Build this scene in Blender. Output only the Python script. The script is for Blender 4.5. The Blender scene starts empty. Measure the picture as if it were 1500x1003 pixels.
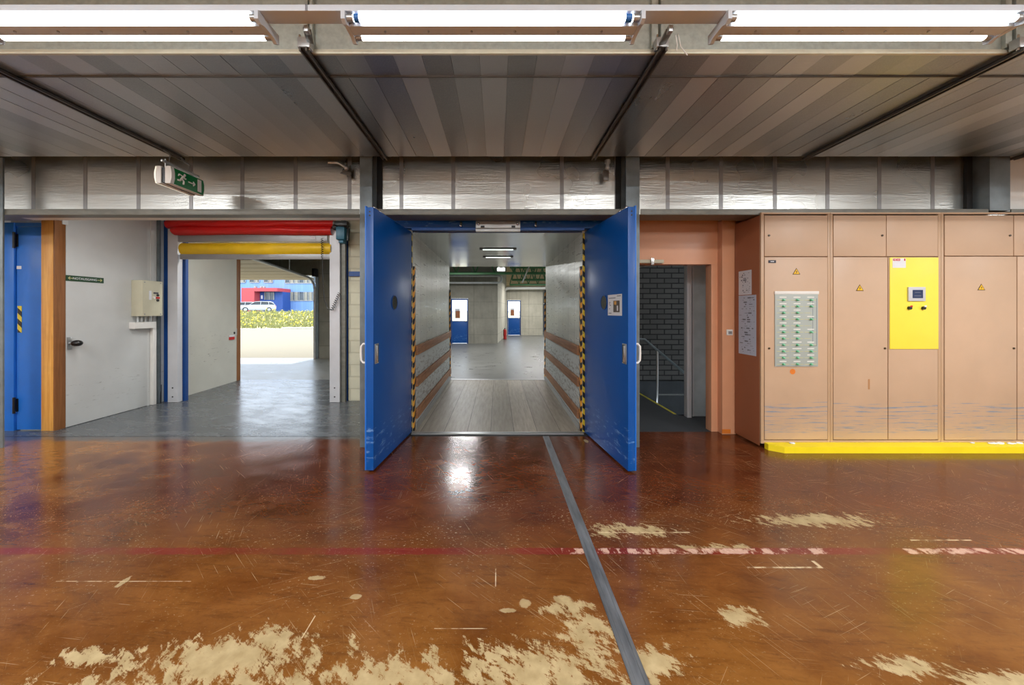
import bpy, bmesh, math, random
from mathutils import Vector, Matrix, Euler
random.seed(7)
R = random.Random(11)
scn = bpy.context.scene
COL = scn.collection
PI = math.pi
F, VX, VY, CH = 515.0, 729.0, 455.0, 1.5       # focal length and vanishing point (1500x1003 px), eye height

def X(px, Y): return (px - VX) * Y / F          # world X of a picture column on the plane at depth Y
def Z(py, Y): return CH + (VY - py) * Y / F     # world Z of a picture row on the plane at depth Y

# ------------------------------------------------------------------ materials
def c(r, g, b):
    def f(v):
        v /= 255.0
        return v / 12.92 if v <= .04045 else ((v + .055) / 1.055) ** 2.4
    return (f(r), f(g), f(b), 1)

class NT:
    """small helper around a node tree"""
    def __init__(s, name):
        s.m = bpy.data.materials.new(name); s.m.use_nodes = True
        s.t = s.m.node_tree; s.t.nodes.clear()
        s.out = s.t.nodes.new('ShaderNodeOutputMaterial')
        s.b = s.t.nodes.new('ShaderNodeBsdfPrincipled')
        s.t.links.new(s.b.outputs[0], s.out.inputs[0])
        tc = s.t.nodes.new('ShaderNodeTexCoord'); s.P = tc.outputs['Object']
    def put(s, sock, v):
        if isinstance(v, bpy.types.NodeSocket): s.t.links.new(v, sock)
        elif v is not None:
            try: sock.default_value = v
            except Exception: sock.default_value = v[:3]
    def math(s, op, a, b=None, clamp=False):
        n = s.t.nodes.new('ShaderNodeMath'); n.operation = op; n.use_clamp = clamp
        s.put(n.inputs[0], a)
        if b is not None: s.put(n.inputs[1], b)
        return n.outputs[0]
    def mix(s, f, a, b, mode='MIX'):
        n = s.t.nodes.new('ShaderNodeMix'); n.data_type = 'RGBA'; n.blend_type = mode
        s.put(n.inputs[0], f); s.put(n.inputs[6], a); s.put(n.inputs[7], b)
        return n.outputs[2]
    def map(s, v=None, scale=(1, 1, 1), rot=(0, 0, 0), loc=(0, 0, 0)):
        if any(rot) and any(q != 1 for q in scale): v = s.map(v, (1, 1, 1), rot); rot = (0, 0, 0)
        n = s.t.nodes.new('ShaderNodeMapping'); s.put(n.inputs[0], v or s.P)
        n.inputs[1].default_value = loc; n.inputs[2].default_value = rot; n.inputs[3].default_value = scale
        return n.outputs[0]
    def noise(s, v=None, scale=5, detail=4, rough=.55, dist=0):
        n = s.t.nodes.new('ShaderNodeTexNoise'); s.put(n.inputs['Vector'], v or s.P)
        n.inputs['Scale'].default_value = scale; n.inputs['Detail'].default_value = detail
        n.inputs['Roughness'].default_value = rough; n.inputs['Distortion'].default_value = dist
        return n.outputs[0]
    def ramp(s, v, lo, hi, a=0., b=1.):
        n = s.t.nodes.new('ShaderNodeMapRange'); n.clamp = True
        s.put(n.inputs[0], v); n.inputs[1].default_value = lo; n.inputs[2].default_value = hi
        n.inputs[3].default_value = a; n.inputs[4].default_value = b
        return n.outputs[0]
    def xyz(s, v=None):
        n = s.t.nodes.new('ShaderNodeSeparateXYZ'); s.put(n.inputs[0], v or s.P); return n.outputs
    def white(s, v, dim='1D'):
        n = s.t.nodes.new('ShaderNodeTexWhiteNoise'); n.noise_dimensions = dim
        s.put(n.inputs['W' if dim == '1D' else 'Vector'], v); return n.outputs[0]
    def bump(s, h, strength=.3, dist=.01):
        n = s.t.nodes.new('ShaderNodeBump'); n.inputs['Strength'].default_value = strength
        n.inputs['Distance'].default_value = dist; s.put(n.inputs['Height'], h)
        s.t.links.new(n.outputs[0], s.b.inputs['Normal'])
    def set(s, **k):
        for a, v in k.items(): s.put(s.b.inputs[a.replace('_', ' ')], v)
        return s.m

def plain(name, col, rough=.5, metal=0., var=.12, scale=6, stretch=(1, 1, 1), bump=0., bscale=60, spec=.5, coat=0.):
    n = NT(name)
    f = n.noise(n.map(scale=stretch), scale, 5)
    d = tuple(v * (1 - var) for v in col[:3]) + (1,)
    l = tuple(min(1, v * (1 + var)) for v in col[:3]) + (1,)
    n.set(Base_Color=n.mix(n.ramp(f, .3, .7), d, l), Roughness=n.ramp(f, .25, .75, max(0.02, rough - .06), min(1, rough + .06)), Metallic=metal)
    n.b.inputs['Specular IOR Level'].default_value = spec
    n.b.inputs['Coat Weight'].default_value = coat
    if bump: n.bump(n.noise(n.map(scale=stretch), bscale, 4), bump, .005)
    return n.m

def scuffed(name, col, mark, zlo, zhi, rough=.35, thr=.58, sx=1.2, sz=26, amt=1.):
    """paint with horizontal scuffs concentrated between two heights"""
    n = NT(name); x, y, z = n.xyz()
    f = n.noise(scale=2.5, detail=4)
    base = n.mix(n.ramp(f, .3, .7), tuple(v * .95 for v in col[:3]) + (1,), tuple(min(1, v * 1.05) for v in col[:3]) + (1,))
    s = n.noise(n.map(scale=(sx, sx, sz)), 3, 8, .72)
    mid = (zlo + zhi) / 2; hw = (zhi - zlo) / 2
    band = n.ramp(n.math('ABSOLUTE', n.math('SUBTRACT', z, mid)), hw * .4, hw, 1, 0)
    mk = n.ramp(n.math('ADD', s, n.math('MULTIPLY', n.math('SUBTRACT', band, 1.), .3)), thr, thr + .06)
    n.set(Base_Color=n.mix(n.math('MULTIPLY', mk, amt), base, mark), Roughness=n.ramp(f, .3, .7, rough - .05, rough + .05))
    return n.m

def emit(name, col, st):
    n = NT(name); n.set(Base_Color=(.8, .8, .8, 1), Emission_Color=col, Emission_Strength=st, Roughness=.4); return n.m

def stripes(name, a, b, period, ax=1):
    n = NT(name); o = n.xyz()
    v = n.math('ADD', n.math('ADD', o[0], o[1]), o[2]) if ax else n.math('ADD', n.math('SUBTRACT', o[2], o[0]), n.math('MULTIPLY', o[1], -1.))
    fr = n.math('FRACT', n.math('DIVIDE', v, period))
    k = n.math('GREATER_THAN', fr, .5)
    d = n.ramp(n.noise(scale=30, detail=5), .62, .68)
    n.set(Base_Color=n.mix(n.math('MULTIPLY', d, .6), n.mix(k, a, b), c(90, 85, 75)), Roughness=.45)
    return n.m

def wood(name, a, b, rough=.45, axis=2, scale=1.):
    n = NT(name); sc = [22 * scale] * 3; sc[axis] = 1.2 * scale
    g = n.noise(n.map(scale=sc), 1.6, 6, .6, .6); k = n.noise(scale=3, detail=3)
    col = n.mix(n.ramp(g, .3, .7), a, b); col = n.mix(n.ramp(k, .55, .8, 0, .4), col, tuple(v * .5 for v in a[:3]) + (1,))
    n.set(Base_Color=col, Roughness=rough); n.bump(g, .15, .003); return n.m

def mat_floor():
    n = NT('orange_epoxy_floor'); x, y, z = n.xyz()
    big = n.noise(scale=.55, detail=4, rough=.6); med = n.noise(n.map(scale=(1, 1.6, 1)), 2.2, 7, .65, .4); fine = n.noise(scale=38, detail=4, rough=.7)
    red = n.mix(n.ramp(med, .32, .68), c(74, 30, 13), c(104, 52, 23))
    och = n.mix(n.ramp(med, .32, .68), c(110, 66, 24), c(144, 97, 44))
    t = n.ramp(n.math('ADD', y, n.math('MULTIPLY', n.math('SUBTRACT', big, .5), 2.2)), 2.75, 1.2)  # redder towards the wall: real wear plus reflection put into the colour
    col = n.mix(t, red, och)
    # wear to the yellow primer in the far left lane
    t2 = n.ramp(n.math('ADD', n.math('MULTIPLY', n.math('SUBTRACT', n.math('MULTIPLY', x, -1.), 2.9), .5), n.math('MULTIPLY', n.math('SUBTRACT', med, .5), 2.4)), .1, .9)
    col = n.mix(n.math('MULTIPLY', t2, .75), col, c(146, 100, 50))
    col = n.mix(n.ramp(n.noise(n.map(scale=(.6, 2.2, 1), rot=(0, 0, .5)), 2.6, 8, .7), .56, .76, 0, .6), col, c(58, 32, 20))
    col = n.mix(n.ramp(fine, .55, .75, 0, .35), col, c(66, 38, 22))
    st1 = n.noise(n.map(scale=(1.4, 11, 1), rot=(0, 0, .08)), 2.2, 9, .74, .2); st2 = n.noise(n.map(scale=(1.4, 10, 1), rot=(0, 0, .72)), 2.4, 9, .74, .2)
    col = n.mix(n.ramp(st1, .52, .70, 0, .55), col, c(54, 27, 15)); col = n.mix(n.ramp(st2, .54, .74, 0, .36), col, c(132, 80, 34))
    col = n.mix(n.ramp(n.noise(n.map(scale=(1, 2.4, 1), rot=(0, 0, -.5)), 3.1, 10, .76), .56, .74, 0, .34), col, c(140, 92, 46))
    # patches worn down to the beige screed
    blobs = [(-1.16, 1.50, .50, .17), (-1.02, 1.60, .24, .09), (-.42, 1.43, .62, .11), (.18, 1.47, .46, .15), (.42, 1.66, .17, .13), (.66, 1.50, .20, .10), (1.72, 1.48, .20, .055),
             (2.05, 1.42, .28, .06), (-1.72, 1.52, .22, .05), (1.20, 1.72, .12, .07), (-1.5, 1.36, .5, .10), (2.3, 2.52, .55, .10), (.9, 2.40, .35, .09), (1.55, 1.36, .3, .05), (.35, 1.78, .16, .06), (1.4, 2.22, .3, .05)]
    acc = None
    for bx, by, rx, ry in blobs:
        dx = n.math('DIVIDE', n.math('SUBTRACT', x, bx), rx); dy = n.math('DIVIDE', n.math('SUBTRACT', y, by), ry)
        d = n.math('SUBTRACT', 1., n.math('SQRT', n.math('ADD', n.math('MULTIPLY', dx, dx), n.math('MULTIPLY', dy, dy))))
        acc = d if acc is None else n.math('MAXIMUM', acc, d)
    acc = n.math('MAXIMUM', acc, -1.)
    wn = n.math('ADD', n.math('MULTIPLY', n.noise(n.map(scale=(1, 3.2, 1), rot=(0, 0, .55)), 7, 12, .78, .4), .5), n.math('MULTIPLY', n.noise(n.map(scale=(2.6, 1, 1), rot=(0, 0, -.2)), 5, 12, .78), .5))
    w = n.ramp(n.math('ADD', acc, n.math('MULTIPLY', n.math('SUBTRACT', wn, .5), 8.5)), .28, .55)
    beige = n.mix(n.ramp(n.noise(scale=14, detail=6), .3, .7), c(158, 138, 96), c(192, 172, 130))
    # speckles
    sp = n.ramp(n.noise(n.map(scale=(1, 1.6, 1)), 48, 5, .7), .60, .635)
    lane = n.ramp(n.math('ABSOLUTE', n.math('SUBTRACT', y, 2.5)), .1, .5, 1, .4)
    sp = n.math('MULTIPLY', n.math('MULTIPLY', sp, n.ramp(n.noise(scale=1.7, detail=4), .40, .56)), lane)
    w = n.math('MAXIMUM', w, n.math('MULTIPLY', sp, .8))
    # scratches in several directions
    for ang, sc, th, lo in ((.10, 170, .70, 0.0), (1.1, 140, .705, 3.1), (-.75, 160, .71, 7.7), (.7, 150, .70, 5.2), (1.52, 170, .71, 9.4), (-.35, 190, .705, 12.)):
        s = n.noise(n.map(scale=(3.0, sc * 1.5, 1), rot=(0, 0, ang), loc=(lo, lo, 0)), 1., 1, .5)
        w = n.math('MAXIMUM', w, n.math('MULTIPLY', n.ramp(s, th, th + .04), n.ramp(n.noise(n.map(loc=(lo, 0, 0)), 1.3, 2), .50, .66, 0, .8)))
    def seg(x0, x1, yc, h):
        a = n.math('LESS_THAN', n.math('ABSOLUTE', n.math('SUBTRACT', x, (x0 + x1) / 2)), (x1 - x0) / 2)
        b = n.math('LESS_THAN', n.math('ABSOLUTE', n.math('SUBTRACT', y, yc)), h)
        return n.math('MULTIPLY', a, b)
    for px_, py_, rx, ry in ((-.745, 1.845, .032, .016), (-2.07, 1.95, .02, .045), (.14, 1.803, .03, .03), (.05, 1.76, .045, .015), (-1.02, 1.975, .05, .018), (.34, 1.83, .05, .03), (1.02, 4.05, .03, .05)):
        dx = n.math('DIVIDE', n.math('SUBTRACT', x, px_), rx); dy = n.math('DIVIDE', n.math('SUBTRACT', y, py_), ry)
        d = n.math('ADD', n.math('SQRT', n.math('ADD', n.math('MULTIPLY', dx, dx), n.math('MULTIPLY', dy, dy))), n.math('MULTIPLY', n.math('SUBTRACT', wn, .5), 3.))
        w = n.math('MAXIMUM', w, n.ramp(d, 1., .8, 0, .8))
    col = n.mix(n.math('MULTIPLY', w, .92), col, beige)
    # red line across the floor, worn to white in places
    ln = n.math('ADD', n.math('ABSOLUTE', n.math('SUBTRACT', y, 2.195)), n.math('MULTIPLY', n.math('SUBTRACT', n.noise(scale=26, detail=5), .5), .03))
    line = n.math('MULTIPLY', n.ramp(ln, .026, .034, 1, 0), n.ramp(n.noise(scale=2.6, detail=5), .34, .54, .2, .62))
    col = n.mix(line, col, c(124, 30, 36))
    ww = n.math('MULTIPLY', n.ramp(ln, .020, .028, 1, 0), n.ramp(n.noise(n.map(scale=(1, .5, 1)), 17, 6, .7), .46, .52))
    zone = n.math('MAXIMUM', seg(.62, 2.05, 2.195, .06), n.math('MAXIMUM', seg(2.55, 4., 2.195, .06), seg(.40, .56, 2.195, .05)))
    col = n.mix(n.math('MULTIPLY', n.math('MULTIPLY', ww, zone), .9), col, c(206, 170, 150))
    fl = None
    for sg in ((1.46, 1.90, 2.055, .006), (-2.45, -1.95, 1.95, .0022), (-1.95, -1.7, 1.95, .0014), (.68, 1.3, 2.38, .005), (2.7, 3.1, 2.30, .005), (1.88, 1.90, 2.08, .03), (-.014, -.008, 1.98, .07), (-.9, -.895, 1.67, .06), (-.3, -.05, 1.66, .0018)):
        s = seg(*sg); fl = s if fl is None else n.math('MAXIMUM', fl, s)
    col = n.mix(n.math('MULTIPLY', fl, n.ramp(n.noise(scale=16), .42, .55, .1, .8)), col, c(220, 200, 160))
    # dark grey edge where the lobby floor starts
    col = n.mix(n.math('MULTIPLY', n.ramp(n.math('ADD', y, n.math('MULTIPLY', n.math('SUBTRACT', med, .5), .5)), 4.02, 4.12), n.math('LESS_THAN', x, -1.2)), col, c(82, 80, 78))
    rg = n.math('ADD', n.ramp(med, .3, .7, .12, .24), n.math('MULTIPLY', w, .3))
    n.set(Base_Color=col, Roughness=rg); n.b.inputs['Specular IOR Level'].default_value = .5
    n.bump(n.math('ADD', n.math('MULTIPLY', n.noise(n.map(scale=(1, .5, 1)), 7, 4), 1.), n.math('MULTIPLY', fine, .06)), .10, .01)
    return n.m

def mat_greyfloor(name, a, b, rough):
    n = NT(name); x, y, z = n.xyz()
    f = n.noise(n.map(scale=(1, 2.2, 1), rot=(0, 0, .25)), 2.2, 8, .68, .3); g = n.noise(scale=30, detail=4)
    col = n.mix(n.ramp(f, .3, .7), a, b)
    col = n.mix(n.ramp(n.noise(n.map(scale=(.8, 5, 1), rot=(0, 0, .35)), 4, 7, .7), .58, .72, 0, .6), col, tuple(v * .35 for v in a[:3]) + (1,))
    n.set(Base_Color=col, Roughness=n.ramp(f, .3, .7, rough - .07, rough + .1)); n.bump(n.math('ADD', f, n.math('MULTIPLY', g, .2)), .12, .01)
    return n.m

def mat_foil(name, col, rough, sx, sz, st, metal=.9):
    n = NT(name)
    h = n.noise(n.map(scale=(sx, 1, sz)), 1., 6, .6, .5); g = n.noise(scale=.9, detail=3)
    n.set(Base_Color=n.mix(n.ramp(g, .3, .7), tuple(v * .88 for v in col[:3]) + (1,), col), Metallic=metal, Roughness=n.ramp(g, .3, .7, rough - .05, rough + .06))
    n.bump(h, st, .012); return n.m

def mat_ceilfoil():
    n = NT('ceiling_aluminium_strips'); x, y, z = n.xyz()
    k = n.math('FLOOR', n.math('DIVIDE', n.math('ADD', x, 20.07), .19)); r = n.white(k); g = n.noise(n.map(scale=(1, .4, 1)), 5, 5)
    sp = n.noise(scale=140, detail=2)
    base = n.mix(r, (.27, .29, .30, 1), (.56, .585, .60, 1)); base = n.mix(n.ramp(sp, .45, .7, 0, .16), base, (.7, .7, .7, 1))
    n.set(Base_Color=base, Metallic=.85, Roughness=n.math('ADD', n.math('MULTIPLY', r, .10), n.ramp(g, .3, .7, .26, .34)))
    n.bump(n.noise(n.map(scale=(3, 90, 1)), 3, 3), .35, .004); return n.m

def mat_planks(name, cols, width, rough, axis=0, off=0., metal=0.):
    n = NT(name); o = n.xyz()
    u = n.math('DIVIDE', n.math('ADD', o[axis], 20. + off), width); k = n.math('FLOOR', u); fr = n.math('FRACT', u)
    r = n.white(k); g = n.noise(n.map(scale=(14, 1.3, 14) if axis == 0 else (1.3, 1.3, 14)), 2, 7, .65)
    col = n.mix(r, cols[0], cols[1]); col = n.mix(n.ramp(g, .35, .75, 0, .55), col, cols[2])
    gap = n.math('LESS_THAN', fr, .02)
    n.set(Base_Color=n.mix(gap, col, tuple(v * .35 for v in cols[2][:3]) + (1,)), Roughness=n.ramp(g, .3, .7, rough, rough + .15), Metallic=metal); n.bump(g, .1, .004); return n.m

def mat_brick(name, a, b, mortar, w, h, off=.5):
    n = NT(name); br = n.t.nodes.new('ShaderNodeTexBrick'); sep = n.xyz()
    cb = n.t.nodes.new('ShaderNodeCombineXYZ'); n.put(cb.inputs[0], n.math('ADD', sep[0], sep[1])); n.put(cb.inputs[1], sep[2])
    n.put(br.inputs['Vector'], cb.outputs[0]); br.offset = off
    br.inputs['Color1'].default_value = a; br.inputs['Color2'].default_value = b; br.inputs['Mortar'].default_value = mortar
    br.inputs['Scale'].default_value = 1; br.inputs['Mortar Size'].default_value = .012; br.inputs['Brick Width'].default_value = w; br.inputs['Row Height'].default_value = h
    d = n.noise(scale=5, detail=6)
    n.set(Base_Color=n.mix(n.ramp(d, .35, .75, 0, .3), br.outputs[0], tuple(v * .6 for v in a[:3]) + (1,)), Roughness=.8)
    n.bump(n.math('SUBTRACT', 1., br.outputs[1]), .5, .008); return n.m

def mat_concrete(name, a, b, pw=1.2, ph=.75):
    n = NT(name); x, y, z = n.xyz(); d = n.noise(scale=1.6, detail=8, rough=.65); f = n.noise(n.map(scale=(6, 6, .6)), 1.5, 5)
    col = n.mix(n.ramp(d, .3, .7), a, b); col = n.mix(n.ramp(f, .5, .8, 0, .35), col, tuple(v * .5 for v in a[:3]) + (1,))
    gx = n.math('LESS_THAN', n.math('FRACT', n.math('DIVIDE', n.math('ADD', n.math('ADD', x, y), 40.2), pw)), .014)
    gz = n.math('LESS_THAN', n.math('FRACT', n.math('DIVIDE', n.math('ADD', z, 10.1), ph)), .018)
    n.set(Base_Color=n.mix(n.math('MULTIPLY', n.math('MAXIMUM', gx, gz), .6), col, tuple(v * .3 for v in a[:3]) + (1,)), Roughness=.8)
    n.bump(d, .2, .01); return n.m

m = {}
m['floor'] = mat_floor()
m['lobby'] = mat_greyfloor('grey_lobby_floor', c(62, 66, 70), c(96, 99, 100), .24)
m['dock'] = mat_greyfloor('dock_concrete', c(96, 97, 94), c(128, 127, 122), .32)
m['yard'] = mat_greyfloor('yard_concrete', c(100, 94, 79), c(114, 107, 90), .8)
m['stairfloor'] = plain('dark_stair_floor', c(58, 62, 66), .55, var=.2, scale=5)
m['foilwall'] = mat_foil('insulation_foil', (.64, .65, .62, 1), .29, 5, 60, .22, .92)
m['tape'] = plain('foil_tape', c(150, 150, 150), .4, .6, .08)
m['ceilfoil'] = mat_ceilfoil()
m['tunnelfoil'] = mat_foil('tunnel_ceiling_sheet', (.74, .76, .76, 1), .17, 2.2, 2.2, .16, .95)
m['galv'] = plain('galvanised_sheet', c(172, 178, 170), .42, .55, .14, 26)
m['galvbright'] = plain('galvanised_profile', c(205, 203, 184), .4, .4, .08, 12)
m['steel'] = plain('grey_painted_steel', c(118, 128, 132), .42, .35, .16, 9, bump=.1)
m['beam'] = plain('beam_grey_steel', c(112, 112, 104), .45, .25, .22, 8, (1, 3, 3))
m['darkgap'] = plain('dark_recess', c(30, 31, 31), .7)
m['rail'] = plain('channel_steel', c(110, 108, 104), .35, .7, .15, 8)
m['chrome'] = plain('chrome', c(200, 202, 204), .18, 1., .04)
m['alu'] = plain('brushed_aluminium', c(178, 180, 180), .35, .75, .08, 12)
m['white'] = plain('white_enamel', c(226, 224, 218), .4, 0, .03)
m['tray'] = plain('white_luminaire_tray', c(206, 216, 226), .4, 0, .03)
m['wallwhite'] = scuffed('off_white_wall_panel', c(200, 202, 200), c(120, 118, 110), -.1, .9, .5, .59, 2.2, 14, .5)
m['lockwall'] = scuffed('lock_wall_panel', c(196, 195, 184), c(90, 86, 76), .0, 1.5, .5, .60, 2.4, 12, .6)
m['hallwall'] = plain('hall_wall_paint', c(214, 216, 214), .7, 0, .06, 2)
m['hallceil'] = plain('hall_ceiling_paint', c(216, 220, 222), .7, 0, .06, 2)
m['cream'] = mat_brick('cream_painted_blocks', c(206, 203, 180), c(200, 197, 174), c(184, 180, 158), .4, .2)
m['blackbrick'] = mat_brick('grey_stairwell_blocks', c(96, 94, 92), c(82, 81, 80), c(24, 24, 26), .31, .11)
m['blue'] = scuffed('blue_door_paint', c(0, 78, 156), c(110, 150, 200), -.1, .6, .34, .545, 2.2, 9, .75)
m['bluetrim'] = plain('blue_trim_paint', c(18, 66, 132), .4, 0, .1)
m['blueleft'] = plain('bright_and_lit_blue_paint', c(30, 112, 208), .4, 0, .06)
m['orangewood'] = wood('varnished_orange_wood', c(206, 140, 60), c(232, 176, 92), .4)
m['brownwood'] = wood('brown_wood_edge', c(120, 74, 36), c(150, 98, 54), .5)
m['boards'] = wood('worn_bumper_board', c(118, 78, 50), c(168, 122, 86), .6, 1)
m['greyboards'] = scuffed('scuffed_kick_sheet', c(186, 192, 190), c(116, 112, 102), -.2, 1.2, .45, .50, 2.2, 9, .7)
m['tunnelwall'] = mat_planks('tunnel_wall_sheets', (c(206, 210, 198), c(222, 225, 214), c(176, 180, 168)), .42, .24, 1, 0., .2)
m['tunnelfloor'] = mat_planks('tunnel_floor_planks', (c(150, 142, 126), c(174, 164, 146), c(112, 106, 96)), .29, .36, 0, .1)
m['copper'] = plain('salmon_door_paint', c(220, 160, 122), .38, 0, .05, 2)
m['cabinet'] = scuffed('salmon_cabinet_paint', c(194, 163, 134), c(118, 140, 160), .0, .66, .42, .53, .9, 30, .9)
m['cabside_shaded'] = plain('shaded_cabinet_side', c(160, 98, 66), .4, 0, .05, 2)  # cabinet paint darkened: shade on the side put into the colour
m['cabframe'] = plain('salmon_cabinet_frame', c(188, 156, 124), .42, 0, .05, 3)
m['yellow'] = plain('yellow_paint', c(246, 222, 30), .45, 0, .05, 5)
m['yellowpanel'] = plain('yellow_door_panel', c(244, 224, 72), .4, 0, .02)
m['panelgrey'] = plain('mimic_panel_grey', c(166, 174, 168), .45, 0, .03)
m['green'] = plain('pale_green_knob', c(120, 205, 160), .35, 0, .05)
m['greendark'] = plain('green_exit_face', c(10, 112, 58), .35, 0, .06)
m['paleline'] = plain('pale_yellow_line', c(196, 192, 130), .5)
m['paper'] = plain('white_paper', c(222, 224, 228), .7, 0, .03)
m['planpaper'] = plain('bluish_plan_paper', c(196, 204, 218), .7, 0, .03)
m['ink'] = plain('dark_ink', c(58, 60, 70), .6)
m['inkgrey'] = plain('grey_ink', c(120, 124, 134), .6)
m['black'] = plain('black_plastic', c(18, 18, 20), .35)
m['glassdark'] = plain('dark_vision_glass', c(58, 60, 56), .12)
m['screen'] = plain('blue_screen', c(24, 44, 84), .15)
m['red'] = plain('red_tarpaulin', c(206, 26, 24), .45, 0, .10, 4, bump=.12, bscale=6)
m['redplain'] = plain('red_plastic', c(190, 30, 28), .4)
m['tarp'] = plain('yellow_tarpaulin', c(228, 188, 26), .45, 0, .10, 5, bump=.12, bscale=6)
m['greyplastic'] = plain('grey_curtain_bar', c(150, 150, 150), .4, .3, .06)
m['guide'] = plain('pale_grey_guide', c(196, 197, 200), .4, .1, .04)
m['teal'] = plain('teal_motor_paint', c(24, 92, 116), .4)
m['beige'] = plain('beige_enclosure', c(196, 192, 168), .45, 0, .04)
m['warn'] = plain('warning_yellow', c(244, 190, 20), .4)
m['triangleink'] = plain('warning_black', c(60, 44, 10), .4)
m['haz_y'] = stripes('yellow_black_tape', c(22, 22, 20), c(222, 196, 50), .135, 1)
m['haz_o'] = stripes('orange_black_tape', c(24, 24, 24), c(226, 160, 52), .135, 0)
m['concrete'] = mat_concrete('grey_concrete', c(128, 126, 116), c(156, 153, 140))
m['concretepale'] = mat_concrete('pale_concrete', c(176, 170, 152), c(200, 194, 176))
m['greensteel'] = plain('green_truss_paint', c(74, 126, 84), .5, 0, .15)
m['roof'] = plain('dark_green_roof', c(88, 104, 88), .7)
m['pipe'] = plain('white_pipe', c(196, 200, 200), .4)
m['slat'] = plain('cream_door_panel', c(214, 198, 166), .5, 0, .05, 4, (1, 6, 1))
m['bldgblue'] = mat_planks('blue_cladding', (c(112, 148, 200), c(126, 160, 208), c(116, 150, 202)), .5, .6, 0)
m['bldgdeep'] = plain('deep_blue_wall', c(44, 80, 150), .6)
m['bldgred'] = plain('red_porch', c(186, 74, 78), .6)
m['window'] = plain('window_glass', c(62, 72, 80), .1, 0, .3, .8)
m['blindwhite'] = plain('window_frame_white', c(150, 152, 150), .5)
m['blind'] = plain('cream_blind', c(150, 146, 132), .7)
m['carpaint'] = plain('white_car_paint', c(170, 172, 174), .2, 0, .02, coat=.6)
m['carglass'] = plain('car_glass', c(40, 46, 52), .08)
m['tyre'] = plain('tyre_rubber', c(26, 26, 28), .8)
m['grassbase'] = plain('dry_grass_soil', c(158, 148, 108), .9, 0, .3, 1.5)
m['leaf'] = plain('meadow_green', c(140, 142, 90), .8, 0, .3, .6)
m['flower'] = plain('yellow_flower', c(190, 176, 50), .8, 0, .15, .6)
m['asphalt'] = plain('pale_asphalt', c(104, 106, 110), .9)
m['kerbstone'] = plain('kerb_stone', c(200, 196, 184), .85)
m['floorsteel'] = plain('floor_rail_steel', c(124, 128, 132), .36, .5, .45, 5, (3, .6, 1), bump=.1)
m['tube'] = emit('fluorescent_tube_glow', (1., .99, .97, 1), 9.)
m['tubeblue'] = plain('blue_tube_cap', c(40, 110, 190), .4)
m['dimlamp'] = emit('emergency_sign_glow', (1., .95, .72, 1), .55)
m['slotlamp'] = emit('tunnel_lamp_glow', (.85, 1., .9, 1), 2.)
m['lampwhite'] = emit('hanging_lamp_glow', (1, 1, 1, 1), 3.)
m['orangepaint'] = plain('orange_touch_up', c(222, 124, 40), .5)
def glass():
    n = NT('clear_glass'); n.set(Base_Color=(1, 1, 1, 1), Roughness=.02); n.b.inputs['Transmission Weight'].default_value = 1.; n.b.inputs['IOR'].default_value = 1.02
    return n.m
m['glass'] = glass()

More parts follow.
